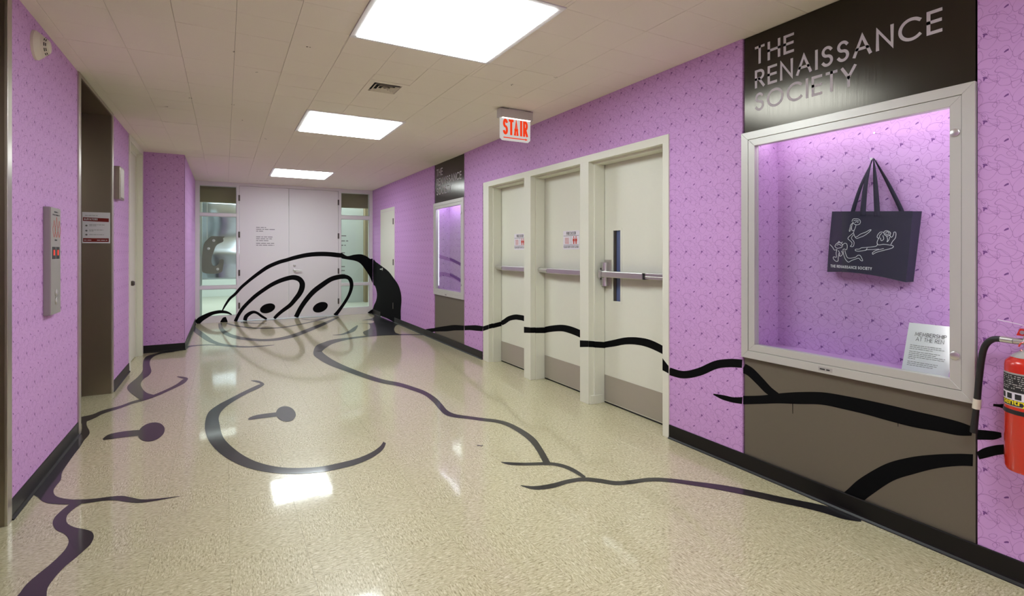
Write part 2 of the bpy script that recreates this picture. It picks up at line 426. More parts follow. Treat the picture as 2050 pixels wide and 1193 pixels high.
# ------------------------------------------------------------------ mural outlines, measured on their own surfaces (metres)
RIB=[
('floor',[(-0.944,4.947),(-0.887,5.053),(-0.846,5.168),(-0.754,5.28),(-0.684,5.383),(-0.605,5.456),(-0.525,5.572),(-0.444,5.736),(-0.388,5.859),(-0.343,5.993),(-0.328,6.183),(-0.377,6.288),(-0.432,6.337)],[(-0.996,5.154),(-0.921,5.189),(-0.872,5.28),(-0.772,5.364),(-0.7,5.472),(-0.621,5.548),(-0.541,5.667),(-0.46,5.836),(-0.408,5.982),(-0.372,6.155),(-0.355,6.152),(-0.375,6.194),(-0.431,6.313)]),
('floor',[(-0.45,8.081),(-0.391,8.215),(-0.246,8.233),(-0.132,8.169),(0.016,7.999),(0.159,7.842),(0.303,7.755),(0.452,7.752),(0.597,7.781)],[(-0.468,8.291),(-0.398,8.324),(-0.249,8.313),(-0.133,8.248),(0.017,8.105),(0.162,7.966),(0.307,7.857),(0.456,7.834),(0.599,7.815)]),
('floor',[(-0.495,10.35),(-0.444,9.78),(-0.324,9.108),(-0.229,8.641),(-0.124,8.285),(-0.002,8.05),(0.16,7.904)],[(-0.457,10.54),(-0.415,10.16),(-0.3,9.537),(-0.209,9.012),(-0.115,8.538),(0.002,8.219),(0.162,7.986)]),
('floor',[(-0.102,10.62),(-0.088,9.962),(-0.032,9.325),(0.057,8.884),(0.17,8.582),(0.309,8.366),(0.478,8.202),(0.634,8.16),(0.79,8.234),(0.966,8.421),(1.172,8.78),(1.434,9.274),(1.683,9.802),(1.948,10.39)],[(-0.048,10.67),(-0.035,10.14),(0.004,9.663),(0.078,9.222),(0.184,8.874),(0.321,8.603),(0.49,8.412),(0.649,8.394),(0.809,8.523),(0.99,8.772),(1.203,9.159),(1.471,9.636),(1.718,10.1),(1.968,10.54)]),
('floor',[(0.028,10.48),(0.112,10.2),(0.274,9.851),(0.482,9.579),(0.734,9.463),(0.971,9.54),(1.24,9.791),(1.51,10.1),(1.794,10.49),(1.906,10.59)],[(0.035,10.69),(0.118,10.37),(0.279,9.98),(0.489,9.704),(0.742,9.588),(0.981,9.667),(1.253,9.926),(1.528,10.24),(1.812,10.62),(1.919,10.68)]),
('floor',[(0.252,10.49),(0.439,10.32),(0.653,10.1)],[(0.257,10.64),(0.444,10.42),(0.656,10.15)]),
('floor',[(1.276,10.48),(1.461,10.23),(1.75,10.54)],[(1.286,10.56),(1.473,10.32),(1.762,10.62)]),
('floor',[(1.454,8.25),(1.583,8.213),(1.729,8.344),(1.863,8.569),(2.024,9.083)],[(1.461,8.289),(1.603,8.337),(1.765,8.593),(1.899,8.898),(2.032,9.175)]),
('floor',[(2.794,7.656),(2.649,7.709),(2.386,7.857),(2.131,7.945),(1.89,7.972),(1.616,7.916),(1.387,7.854),(1.225,7.672),(1.089,7.433),(0.977,6.869),(0.99,6.479),(1.038,6.12),(1.123,5.778),(1.234,5.36),(1.345,5.031),(1.46,4.821),(1.532,4.601),(1.572,4.409),(1.565,4.18),(1.54,3.986),(1.527,3.808),(1.567,3.706),(1.643,3.622),(1.722,3.523),(1.798,3.43),(1.831,3.313),(1.833,3.132),(1.811,2.967),(1.764,2.805),(1.691,2.608)],[(2.745,7.519),(2.618,7.618),(2.358,7.763),(2.106,7.851),(1.86,7.832),(1.584,7.737),(1.342,7.519),(1.188,7.228),(1.092,6.982),(1.1,7.033),(1.098,6.832),(1.125,6.429),(1.188,6.001),(1.29,5.539),(1.394,5.178),(1.508,4.95),(1.582,4.715),(1.626,4.511),(1.631,4.273),(1.608,4.066),(1.586,3.899),(1.605,3.781),(1.675,3.685),(1.756,3.585),(1.836,3.492),(1.88,3.378),(1.893,3.195),(1.878,3.019),(1.822,2.834),(1.747,2.63)]),
('floor',[(1.483,2.777),(1.508,2.724),(1.585,2.668),(1.711,2.602),(1.765,2.538),(1.785,2.451),(1.788,2.343)],[(1.487,2.784),(1.527,2.756),(1.606,2.703),(1.736,2.639),(1.796,2.573),(1.821,2.483),(1.816,2.365)]),
('floor',[(1.429,2.449),(1.472,2.371),(1.567,2.338),(1.673,2.342),(1.765,2.324),(1.83,2.267),(1.896,2.194),(1.984,2.163),(2.089,2.137),(2.178,2.078),(2.268,1.978),(2.357,1.861),(2.435,1.739),(2.502,1.621),(2.558,1.532),(2.593,1.456),(2.616,1.377),(2.664,1.321)],[(1.433,2.454),(1.494,2.406),(1.593,2.385),(1.698,2.384),(1.794,2.363),(1.864,2.306),(1.929,2.232),(2.016,2.201),(2.123,2.173),(2.216,2.112),(2.312,2.013),(2.416,1.901),(2.5,1.778),(2.57,1.658),(2.629,1.567),(2.675,1.493),(2.713,1.419),(2.75,1.358)]),
('floor',[(0.23,5.754),(0.284,5.641),(0.303,5.57),(0.275,5.539),(0.161,5.364),(0.033,5.142),(-0.05,4.99),(-0.116,4.788),(-0.13,4.453),(-0.106,4.147),(-0.058,3.899),(0.011,3.679),(0.085,3.513),(0.167,3.386),(0.263,3.287),(0.361,3.222),(0.483,3.176),(0.599,3.168),(0.717,3.188),(0.825,3.251),(0.906,3.34),(0.951,3.437)],[(0.231,5.776),(0.294,5.721),(0.337,5.55),(0.282,5.405),(0.17,5.24),(0.05,5.001),(-0.016,4.805),(-0.041,4.611),(-0.033,4.413),(-0.022,4.224),(0,4.048),(0.052,3.837),(0.112,3.655),(0.184,3.504),(0.275,3.383),(0.371,3.308),(0.492,3.258),(0.608,3.256),(0.725,3.274),(0.829,3.329),(0.903,3.404),(0.943,3.472)]),
('floor',[(0.157,4.44),(0.18,4.423),(0.239,4.424),(0.35,4.413),(0.379,4.407)],[(0.156,4.453),(0.179,4.504),(0.241,4.533),(0.356,4.53),(0.386,4.532)]),
('floor',[(-0.729,4.444),(-0.689,4.443),(-0.606,4.44),(-0.506,4.427)],[(-0.738,4.479),(-0.715,4.565),(-0.631,4.589),(-0.525,4.565)]),
('wall',[(7.656,-0.01),(7.437,0.047),(7.109,0.122)],[(7.725,0.039),(7.489,0.106),(7.135,0.169)]),
('case2',[(7.156,0.113),(6.953,0.142),(6.666,0.184),(6.405,0.23),(6.096,0.274)],[(7.171,0.166),(6.97,0.205),(6.686,0.257),(6.412,0.304),(6.092,0.336)]),
('wall',[(6.056,0.28),(5.898,0.304),(5.725,0.32),(5.532,0.34)],[(6.064,0.34),(5.898,0.364),(5.713,0.389),(5.517,0.401)]),
('frame',[(5.497,0.347),(5.345,0.391)],[(5.497,0.403),(5.345,0.443)]),
('V1',[(2.693,0.392),(2.862,0.418)],[(2.693,0.445),(2.862,0.472)]),
('leaf1',[(5.317,0.427),(5.233,0.457),(5.133,0.502),(5.009,0.529),(4.922,0.535),(4.837,0.537),(4.702,0.523)],[(5.371,0.467),(5.294,0.497),(5.177,0.548),(5.022,0.586),(4.906,0.595),(4.8,0.595),(4.658,0.579)]),
('frame',[(4.538,0.46),(4.408,0.476)],[(4.538,0.522),(4.408,0.532)]),
('V2',[(2.69,0.476),(2.855,0.464)],[(2.69,0.531),(2.855,0.523)]),
('leaf2',[(4.4,0.464),(4.27,0.494),(4.102,0.522),(3.978,0.522),(3.835,0.509),(3.703,0.486)],[(4.42,0.521),(4.283,0.554),(4.096,0.586),(3.946,0.59),(3.791,0.574),(3.655,0.549)]),
('frame',[(3.585,0.468),(3.464,0.489)],[(3.585,0.527),(3.464,0.542)]),
('V3',[(2.691,0.488),(2.86,0.466)],[(2.691,0.541),(2.86,0.518)]),
('leaf3',[(3.453,0.468),(3.329,0.5),(3.188,0.539),(3.062,0.557),(2.94,0.557),(2.801,0.535),(2.687,0.505)],[(3.467,0.517),(3.344,0.552),(3.195,0.595),(3.053,0.617),(2.912,0.619),(2.767,0.591),(2.652,0.559)]),
('frame',[(2.624,0.462),(2.567,0.451)],[(2.624,0.547),(2.567,0.503)]),
('wall',[(2.578,0.438),(2.446,0.441),(2.303,0.49),(2.176,0.56),(2.081,0.589),(1.996,0.602)],[(2.562,0.492),(2.445,0.492),(2.321,0.537),(2.193,0.607),(2.084,0.64),(1.993,0.653)]),
('case1',[(2.009,0.57),(1.965,0.563),(1.904,0.525),(1.845,0.485),(1.788,0.472)],[(1.978,0.629),(1.928,0.612),(1.866,0.568),(1.813,0.527),(1.769,0.505)]),
('case1',[(1.996,0.382),(1.871,0.418),(1.77,0.447),(1.652,0.474),(1.532,0.502),(1.422,0.508),(1.317,0.51),(1.219,0.507),(1.127,0.507),(1.04,0.515),(0.967,0.52),(0.919,0.533)],[(1.997,0.433),(1.874,0.466),(1.773,0.502),(1.652,0.539),(1.526,0.568),(1.41,0.577),(1.303,0.581),(1.204,0.582),(1.114,0.581),(1.029,0.582),(0.957,0.579),(0.913,0.571)]),
('wall',[(2.203,0.391),(2.137,0.378),(2.062,0.378),(1.996,0.386)],[(2.201,0.398),(2.128,0.407),(2.055,0.412),(1.992,0.429)]),
('case1',[(1.397,0.012),(1.347,0.067),(1.295,0.132),(1.206,0.233),(1.121,0.298),(1.039,0.353),(0.962,0.392),(0.915,0.408)],[(1.445,0.059),(1.401,0.118),(1.345,0.192),(1.237,0.3),(1.137,0.367),(1.046,0.411),(0.963,0.443),(0.914,0.458)]),
('case1',[(1.689,0.466),(1.688,0.412)],[(1.685,0.467),(1.685,0.413)]),
('case1',[(1.187,0.518),(1.186,0.491)],[(1.184,0.519),(1.184,0.492)]),
('wall',[(0.898,0.525),(0.872,0.533),(0.843,0.543),(0.822,0.559)],[(0.896,0.567),(0.87,0.572),(0.843,0.576),(0.823,0.577)]),
('wall',[(0.891,0.446),(0.867,0.462),(0.836,0.483),(0.807,0.498),(0.761,0.525)],[(0.9,0.473),(0.876,0.498),(0.841,0.521),(0.811,0.535),(0.766,0.561)]),
('wall',[(0.848,0.676),(0.83,0.677),(0.814,0.676),(0.772,0.684)],[(0.847,0.686),(0.829,0.689),(0.813,0.694),(0.771,0.701)]),
('back',[(-0.027,0.214),(0.022,0.299),(0.095,0.409),(0.185,0.492),(0.282,0.606),(0.375,0.694),(0.47,0.776),(0.59,0.87),(0.735,0.971),(0.916,1.055),(1.064,1.099),(1.207,1.14),(1.414,1.184),(1.623,1.201),(1.819,1.197),(1.987,1.176),(2.057,1.171)],[(-0.045,0.226),(-0.006,0.32),(0.065,0.441),(0.154,0.529),(0.247,0.646),(0.342,0.738),(0.437,0.825),(0.556,0.925),(0.704,1.035),(0.893,1.123),(1.045,1.169),(1.189,1.216),(1.402,1.267),(1.62,1.29),(1.823,1.287),(1.996,1.27),(2.064,1.262)]),
('back',[(0.195,-0.018),(0.242,0.097),(0.31,0.208),(0.404,0.318),(0.521,0.429),(0.652,0.531),(0.799,0.628),(0.953,0.699),(1.112,0.743),(1.19,0.739),(1.249,0.709),(1.276,0.658),(1.268,0.581),(1.232,0.49),(1.167,0.394),(1.08,0.283),(0.947,0.177),(0.859,0.096),(0.807,0.034)],[(0.144,0.013),(0.195,0.129),(0.265,0.251),(0.363,0.366),(0.48,0.485),(0.615,0.591),(0.766,0.696),(0.926,0.776),(1.097,0.829),(1.206,0.834),(1.31,0.786),(1.374,0.678),(1.364,0.548),(1.309,0.436),(1.229,0.335),(1.128,0.222),(0.985,0.121),(0.898,0.048),(0.845,-0.007)]),
('back',[(0.361,-0.006),(0.374,0.056),(0.421,0.105),(0.476,0.131),(0.527,0.113),(0.599,0.051),(0.688,-0.006)],[(0.297,0.018),(0.318,0.1),(0.391,0.163),(0.474,0.183),(0.547,0.153),(0.622,0.089),(0.705,0.026)]),
('back',[(1.248,-0.009),(1.33,0.161),(1.442,0.324),(1.569,0.467),(1.715,0.58),(1.875,0.689),(2.002,0.727),(2.094,0.739),(2.168,0.733),(2.208,0.701),(2.232,0.623),(2.221,0.506),(2.166,0.369),(2.069,0.215),(1.964,0.082),(1.912,0.03)],[(1.175,0.035),(1.26,0.21),(1.373,0.385),(1.506,0.542),(1.66,0.663),(1.834,0.775),(1.981,0.821),(2.093,0.83),(2.196,0.809),(2.276,0.742),(2.307,0.624),(2.283,0.485),(2.218,0.338),(2.117,0.178),(2.018,0.036),(1.971,-0.026)]),
('back',[(-0.405,-0.033),(-0.358,0.032),(-0.277,0.093),(-0.185,0.145),(-0.07,0.165),(0.027,0.155),(0.109,0.124)],[(-0.473,0.044),(-0.41,0.113),(-0.309,0.168),(-0.201,0.207),(-0.073,0.224),(0.037,0.199),(0.116,0.14)]),
('jut',[(10.18,0.09),(9.545,0.075),(9.182,0.047)],[(12.21,-0.214),(10.81,-0.129),(9.794,-0.057)]),
('case2back',[(7.571,1.243),(7.259,1.199),(6.926,1.145),(6.639,1.087)],[(7.531,1.279),(7.22,1.234),(6.884,1.178),(6.596,1.119)]),
('case2back',[(7.492,0.742),(7.513,0.856),(7.455,0.935),(7.318,0.955),(7.06,0.937),(6.805,0.891),(6.647,0.857)],[(7.555,0.735),(7.621,0.851),(7.571,0.964),(7.311,1.005),(7.014,0.979),(6.749,0.931),(6.588,0.895)]),
('bagart',[(1.453,1.455),(1.448,1.466),(1.434,1.467),(1.421,1.463),(1.415,1.453),(1.419,1.442),(1.43,1.438),(1.442,1.443),(1.449,1.453)],[(1.456,1.456),(1.449,1.469),(1.434,1.47),(1.42,1.466),(1.412,1.454),(1.416,1.439),(1.43,1.435),(1.444,1.44),(1.451,1.451)]),
('bagart',[(1.446,1.457),(1.434,1.459),(1.421,1.454)],[(1.447,1.46),(1.434,1.462),(1.42,1.457)]),
('bagart',[(1.439,1.447),(1.432,1.452),(1.425,1.446)],[(1.441,1.45),(1.431,1.455),(1.423,1.448)]),
('bagart',[(1.451,1.449),(1.461,1.438),(1.465,1.423),(1.469,1.406),(1.461,1.406),(1.454,1.431)],[(1.449,1.447),(1.459,1.437),(1.462,1.422),(1.466,1.406),(1.464,1.408),(1.457,1.432)]),
('bagart',[(1.452,1.447),(1.458,1.425),(1.454,1.406),(1.442,1.41),(1.436,1.424),(1.433,1.436)],[(1.449,1.446),(1.454,1.425),(1.451,1.408),(1.444,1.412),(1.439,1.425),(1.436,1.437)]),
('bagart',[(1.444,1.412),(1.448,1.398),(1.457,1.389),(1.471,1.377),(1.475,1.365),(1.464,1.354),(1.455,1.344),(1.457,1.333),(1.463,1.325),(1.45,1.322),(1.443,1.33),(1.442,1.349),(1.453,1.364),(1.454,1.373),(1.445,1.384)],[(1.441,1.411),(1.445,1.397),(1.455,1.386),(1.468,1.374),(1.472,1.366),(1.462,1.356),(1.452,1.345),(1.454,1.332),(1.46,1.327),(1.451,1.326),(1.446,1.331),(1.445,1.348),(1.456,1.362),(1.457,1.374),(1.447,1.386)]),
('bagart',[(1.447,1.393),(1.441,1.376),(1.432,1.365),(1.417,1.369),(1.395,1.378),(1.375,1.392),(1.362,1.407),(1.372,1.409),(1.391,1.398),(1.413,1.39),(1.428,1.378),(1.435,1.376)],[(1.444,1.394),(1.439,1.378),(1.431,1.368),(1.418,1.372),(1.396,1.381),(1.377,1.395),(1.364,1.408),(1.37,1.406),(1.389,1.395),(1.411,1.387),(1.427,1.375),(1.434,1.373)]),
('bagart',[(1.304,1.393),(1.297,1.4),(1.285,1.397),(1.277,1.389),(1.28,1.38),(1.292,1.377),(1.301,1.384),(1.304,1.395)],[(1.306,1.396),(1.298,1.403),(1.284,1.4),(1.275,1.39),(1.279,1.378),(1.292,1.374),(1.304,1.382),(1.306,1.394)]),
('bagart',[(1.297,1.391),(1.289,1.394),(1.282,1.387)],[(1.298,1.394),(1.288,1.397),(1.281,1.389)]),
('bagart',[(1.3,1.386),(1.291,1.381),(1.282,1.383)],[(1.299,1.388),(1.291,1.384),(1.283,1.386)]),
('bagart',[(1.305,1.395),(1.32,1.397),(1.332,1.385),(1.336,1.37),(1.325,1.365),(1.321,1.379),(1.313,1.388)],[(1.305,1.391),(1.319,1.394),(1.33,1.383),(1.333,1.371),(1.327,1.367),(1.324,1.381),(1.315,1.39)]),
('bagart',[(1.321,1.366),(1.316,1.351),(1.304,1.361),(1.308,1.379)],[(1.318,1.367),(1.315,1.354),(1.306,1.361),(1.311,1.378)]),
('bagart',[(1.281,1.38),(1.275,1.368),(1.267,1.371),(1.262,1.382),(1.261,1.392),(1.256,1.392),(1.255,1.38),(1.258,1.364),(1.268,1.35),(1.276,1.334)],[(1.278,1.381),(1.274,1.37),(1.269,1.373),(1.265,1.384),(1.263,1.394),(1.254,1.393),(1.252,1.38),(1.256,1.362),(1.266,1.348),(1.273,1.332)]),
('bagart',[(1.327,1.367),(1.334,1.353),(1.335,1.338),(1.326,1.33),(1.305,1.333),(1.28,1.329),(1.266,1.325),(1.269,1.318),(1.295,1.309),(1.326,1.3),(1.345,1.292),(1.351,1.286),(1.352,1.292),(1.338,1.302),(1.315,1.309),(1.305,1.312)],[(1.325,1.365),(1.331,1.352),(1.332,1.339),(1.326,1.333),(1.305,1.336),(1.279,1.332),(1.264,1.327),(1.268,1.315),(1.294,1.306),(1.325,1.297),(1.344,1.289),(1.352,1.283),(1.355,1.293),(1.34,1.305),(1.316,1.312),(1.305,1.315)]),
('bagart',[(1.333,1.339),(1.337,1.328),(1.358,1.324),(1.385,1.321),(1.407,1.319),(1.418,1.313),(1.435,1.312),(1.436,1.302),(1.418,1.299),(1.39,1.303),(1.379,1.306),(1.347,1.307),(1.326,1.31)],[(1.331,1.338),(1.336,1.325),(1.357,1.32),(1.384,1.318),(1.406,1.316),(1.417,1.31),(1.434,1.309),(1.435,1.305),(1.418,1.302),(1.39,1.306),(1.379,1.31),(1.347,1.311),(1.326,1.313)]),
('bagart',[(1.294,1.375),(1.29,1.358),(1.291,1.345),(1.282,1.354),(1.278,1.369)],[(1.291,1.376),(1.287,1.358),(1.29,1.348),(1.285,1.356),(1.281,1.37)]),
('bagart',[(1.383,1.304),(1.378,1.315)],[(1.386,1.305),(1.38,1.317)]),
('bagart',[(1.538,1.327),(1.529,1.341),(1.514,1.345),(1.504,1.337),(1.505,1.324),(1.519,1.319),(1.531,1.319),(1.538,1.329)],[(1.541,1.329),(1.531,1.343),(1.514,1.348),(1.501,1.338),(1.502,1.322),(1.518,1.315),(1.533,1.316),(1.541,1.327)]),
('bagart',[(1.529,1.33),(1.518,1.336),(1.507,1.328)],[(1.531,1.333),(1.518,1.339),(1.506,1.331)]),
('bagart',[(1.523,1.34),(1.518,1.351),(1.51,1.342),(1.5,1.348)],[(1.526,1.342),(1.519,1.355),(1.509,1.345),(1.501,1.351)]),
('bagart',[(1.566,1.335),(1.553,1.321),(1.543,1.305),(1.528,1.308)],[(1.563,1.337),(1.55,1.323),(1.541,1.308),(1.529,1.311)]),
('bagart',[(1.501,1.33),(1.491,1.34),(1.482,1.339),(1.478,1.325),(1.482,1.31),(1.492,1.314),(1.498,1.311)],[(1.503,1.332),(1.492,1.343),(1.48,1.341),(1.475,1.325),(1.48,1.307),(1.492,1.311),(1.497,1.308)]),
('bagart',[(1.53,1.31),(1.535,1.291),(1.533,1.27),(1.546,1.272),(1.55,1.262),(1.539,1.247),(1.523,1.247),(1.521,1.269),(1.517,1.291)],[(1.527,1.309),(1.532,1.291),(1.531,1.268),(1.545,1.269),(1.547,1.263),(1.537,1.25),(1.526,1.249),(1.524,1.269),(1.52,1.291)]),
('bagart',[(1.523,1.303),(1.516,1.287),(1.518,1.275),(1.507,1.274),(1.499,1.288),(1.505,1.303)],[(1.52,1.304),(1.512,1.288),(1.515,1.276),(1.509,1.277),(1.502,1.288),(1.508,1.301)]),
('bagart',[(1.5,1.308),(1.496,1.281),(1.486,1.256),(1.47,1.242),(1.454,1.25),(1.428,1.26),(1.417,1.262),(1.407,1.251),(1.397,1.251),(1.4,1.262),(1.411,1.28),(1.424,1.281),(1.435,1.271),(1.463,1.265),(1.476,1.271),(1.484,1.292),(1.487,1.305)],[(1.497,1.309),(1.493,1.282),(1.483,1.258),(1.469,1.245),(1.455,1.253),(1.429,1.264),(1.416,1.265),(1.406,1.254),(1.4,1.253),(1.402,1.26),(1.413,1.278),(1.423,1.277),(1.434,1.268),(1.463,1.262),(1.478,1.268),(1.487,1.29),(1.49,1.304)]),
]
POL=[
('floor',[(-0.693,2.533),(-0.681,2.595),(-0.675,2.664),(-0.655,2.728),(-0.63,2.793),(-0.609,2.876),(-0.606,2.941),(-0.616,2.996),(-0.644,3.059),(-0.685,3.12),(-0.715,3.198),(-0.724,3.265),(-0.718,3.317),(-0.705,3.372),(-0.688,3.416),(-0.665,3.421),(-0.641,3.389),(-0.658,3.346),(-0.673,3.291),(-0.673,3.237),(-0.655,3.169),(-0.616,3.107),(-0.569,3.06),(-0.537,3.018),(-0.519,2.958),(-0.519,2.893),(-0.533,2.844),(-0.553,2.789),(-0.573,2.741),(-0.588,2.679),(-0.595,2.623),(-0.594,2.582),(-0.586,2.542),(-0.576,2.468)]),
('floor',[(-0.903,3.681),(-0.861,3.584),(-0.821,3.505),(-0.773,3.451),(-0.684,3.395),(-0.612,3.373),(-0.556,3.366),(-0.497,3.339),(-0.447,3.292),(-0.387,3.246),(-0.319,3.232),(-0.256,3.228),(-0.201,3.227),(-0.258,3.241),(-0.321,3.258),(-0.381,3.286),(-0.432,3.34),(-0.477,3.383),(-0.53,3.403),(-0.586,3.413),(-0.643,3.433),(-0.703,3.467),(-0.756,3.517),(-0.789,3.568),(-0.811,3.642),(-0.814,3.713),(-0.812,3.789),(-0.833,3.917),(-0.838,4.072),(-0.839,4.231),(-0.837,4.358),(-0.842,4.495),(-0.842,4.667),(-0.901,4.893),(-0.934,5.082),(-0.974,5.131),(-0.899,4.722),(-0.901,4.421),(-0.904,3.985)]),
('floor',[(-0.431,8.083),(-0.561,7.91),(-0.689,7.845),(-0.755,7.704),(-0.775,7.471),(-0.754,7.179),(-0.694,6.751),(-0.693,6.528),(-0.717,6.367),(-0.719,6.165),(-0.68,5.934),(-0.619,5.723),(-0.537,5.577),(-0.576,5.499),(-0.63,5.469),(-0.704,5.66),(-0.779,5.89),(-0.813,6.057),(-0.813,6.218),(-0.786,6.488),(-0.779,6.799),(-0.82,7.186),(-0.847,7.511),(-0.838,7.751),(-0.75,7.905),(-0.691,8.022),(-0.587,8.079),(-0.493,8.146)]),
('floor',[(2.627,10.9),(2.642,10.54),(2.62,10.31),(2.531,10.06),(2.412,9.888),(2.244,9.771),(2.39,9.721),(2.413,9.55),(2.384,9.413),(2.302,9.309),(2.079,9.361),(2.236,9.237),(2.187,8.903),(2.1,8.607),(1.936,8.337),(1.904,7.912),(2.088,7.899),(2.369,7.812),(2.377,8.032),(2.463,8.403),(2.607,8.782),(2.76,9.052),(2.749,9.85),(2.762,10.57),(2.769,10.96)]),
('floor',[(0.489,4.36),(0.476,4.305),(0.459,4.264),(0.439,4.241),(0.418,4.237),(0.398,4.253),(0.38,4.287),(0.367,4.336),(0.358,4.396),(0.356,4.463),(0.361,4.53),(0.373,4.591),(0.39,4.638),(0.411,4.666),(0.434,4.672),(0.456,4.654),(0.475,4.615),(0.488,4.56),(0.495,4.494),(0.495,4.425)]),
('floor',[(-0.387,4.536),(-0.38,4.464),(-0.38,4.394),(-0.389,4.335),(-0.403,4.291),(-0.423,4.264),(-0.446,4.258),(-0.47,4.273),(-0.493,4.306),(-0.514,4.356),(-0.53,4.418),(-0.539,4.488),(-0.542,4.559),(-0.536,4.624),(-0.522,4.676),(-0.501,4.708),(-0.476,4.717),(-0.45,4.702),(-0.424,4.663),(-0.403,4.605)]),
('back',[(2.061,1.27),(2.182,1.203),(2.322,1.231),(2.463,1.238),(2.573,1.196),(2.648,1.143),(2.711,1.104),(2.711,0.644),(2.628,0.793),(2.52,0.96),(2.429,1.062),(2.322,1.108),(2.162,1.137),(2.061,1.168)]),
('back',[(2.597,0.013),(2.669,0.073),(2.721,0.08),(2.721,0.012)]),
('rightmass',[(10.71,1.102),(10.49,1.082),(10.08,1.014),(9.581,0.924),(9.243,0.814),(8.964,0.711),(8.815,0.596),(8.757,0.46),(8.803,0.254),(8.88,0.012),(9.673,0.023),(10.67,0.029),(10.67,0.159),(10.49,0.281),(10.41,0.396),(10.45,0.5),(10.56,0.583),(10.71,0.647)]),
('back',[(0.84,0.253),(0.841,0.225),(0.83,0.196),(0.806,0.168),(0.774,0.145),(0.735,0.129),(0.694,0.121),(0.655,0.123),(0.622,0.133),(0.597,0.151),(0.583,0.175),(0.582,0.203),(0.593,0.232),(0.616,0.259),(0.648,0.282),(0.686,0.298),(0.727,0.306),(0.767,0.306),(0.801,0.296),(0.826,0.278)]),
('back',[(1.801,0.235),(1.804,0.205),(1.794,0.172),(1.771,0.141),(1.737,0.113),(1.696,0.093),(1.652,0.082),(1.609,0.081),(1.571,0.09),(1.543,0.108),(1.526,0.133),(1.522,0.163),(1.532,0.196),(1.555,0.227),(1.588,0.254),(1.628,0.274),(1.672,0.286),(1.716,0.287),(1.754,0.279),(1.783,0.261)]),
('back',[(-0.072,-0.013),(-0.036,0.076),(-0,0.093),(0.021,0.085),(0.044,-0.027)]),
('hook',[(-0.384,0.915),(-0.388,1.069),(-0.384,1.244),(-0.369,1.376),(-0.346,1.464),(-0.294,1.53),(-0.237,1.589),(-0.18,1.598),(-0.083,1.594),(-0.016,1.592),(-0.001,1.582),(-0.016,1.569),(-0.03,1.556),(-0.023,1.506),(-0.045,1.478),(-0.103,1.449),(-0.146,1.41),(-0.175,1.343),(-0.194,1.277),(-0.216,1.211),(-0.227,1.133),(-0.223,1.067),(-0.199,1.022),(-0.16,1.013),(-0.122,1.038),(-0.098,1.088),(-0.079,1.138),(-0.023,1.134),(-0.02,1.064),(-0.035,0.964),(-0.045,0.909),(-0.083,0.876),(-0.18,0.861),(-0.294,0.867),(-0.351,0.881)]),
]
# ------------------------------------------------------------------ floor
floor = box('floor', 'grout', None, (-1.6, 3.3, YF, YB + .02, -0.12, -0.003))
tag(floor, 'beige vinyl tile corridor floor with black painted cartoon lines', 'floor', 'structure')
FP = 0.2935
def project(x, y, z):
    f = x * math.sin(YAW) + y * math.cos(YAW); r = x * math.cos(YAW) - y * math.sin(YAW)
    if f < 0.2: return None
    return (1025 + 1024 * r / f, 503 - 1024 * (z - CAM_H) / f)
def in_view(x, y, z, m=60):
    p = project(x, y, z)
    return p is not None and -m < p[0] < 2050 + m and -m < p[1] < 1193 + m
def tile_mesh(name, s, t, bev):
    b = B().box(-s / 2, s / 2, -s / 2, s / 2, -t, 0)
    top = [e for e in b.bm.edges if all(abs(v.co.z) < 1e-6 for v in e.verts)]
    bmesh.ops.bevel(b.bm, geom=top, offset=bev, segments=1, affect='EDGES')
    me = bpy.data.meshes.new(name); b.bm.to_mesh(me); b.bm.free(); return me
tm = tile_mesh('floor_tile', FP - 0.0004, 0.003, 0.0003); tm.materials.append(M['tile'])
cells = []
for i in range(-5, 12):
    for j in range(-20, 35):
        x = 0.019 + FP * (i + .5); y = 1.277 + FP * (j + .5)
        if x < -1.20 or x > 3.0 or y > YB + .1 or y < YF + .1: continue
        if x > WR + .20 or (x < WL - .12 and not (4.5 < y < 6.1 or 2 < y < 3.5)): continue
        cells.append((0 if in_view(x, y, 0) else 1, math.hypot(x, y), x, y, i, j))
cells.sort()
rest = B()
for k, (o_, d_, x, y, i, j) in enumerate(cells):
    if k < 300:
        t = link('floor_tile', tm, None, floor); t.location = (x, y, 0)
        t.rotation_euler = (0, 0, math.pi / 2 * ((i + j) % 2) + math.pi * random.randint(0, 1))
    else:
        q = FP / 2 - .0004; rest.box(x - q, x + q, y - q, y + q, -0.003, 0)
tag(rest.done('floor_tiles_beyond', 'tile', floor), kind='stuff')

# ------------------------------------------------------------------ ceiling
ceiling = box('ceiling', 'gap', None, (-1.7, 3.3, YF, YB + .02, H + .0125, H + .12))
tag(ceiling, 'off-white ceiling of square tiles with recessed light panels', 'ceiling', 'structure')
LIGHTS = [(0.640, 1.555, 2.185, 3.100), (0.640, 1.555, 4.885, 5.800), (0.640, 1.555, 8.570, 9.485), (0.640, 1.555, -0.65, 0.265), (0.640, 1.555, -3.45, -2.535)]
VENT = (0.935, 1.235, 3.80, 4.11)
CP = 0.2955
def cut(rects, h):
    out = []
    for (a, b, c, d) in rects:
        if b <= h[0] or a >= h[1] or d <= h[2] or c >= h[3]: out.append((a, b, c, d)); continue
        if a < h[0]: out.append((a, h[0], c, d))
        if b > h[1]: out.append((h[1], b, c, d))
        a2, b2 = max(a, h[0]), min(b, h[1])
        if c < h[2]: out.append((a2, b2, c, h[2]))
        if d > h[3]: out.append((a2, b2, h[3], d))
    return out
cm = B().box(-CP / 2 + .0007, CP / 2 - .0007, -CP / 2 + .0006, CP / 2 - .0006, 0, 0.012)
low = [e for e in cm.bm.edges if all(abs(v.co.z) < 1e-6 for v in e.verts)]
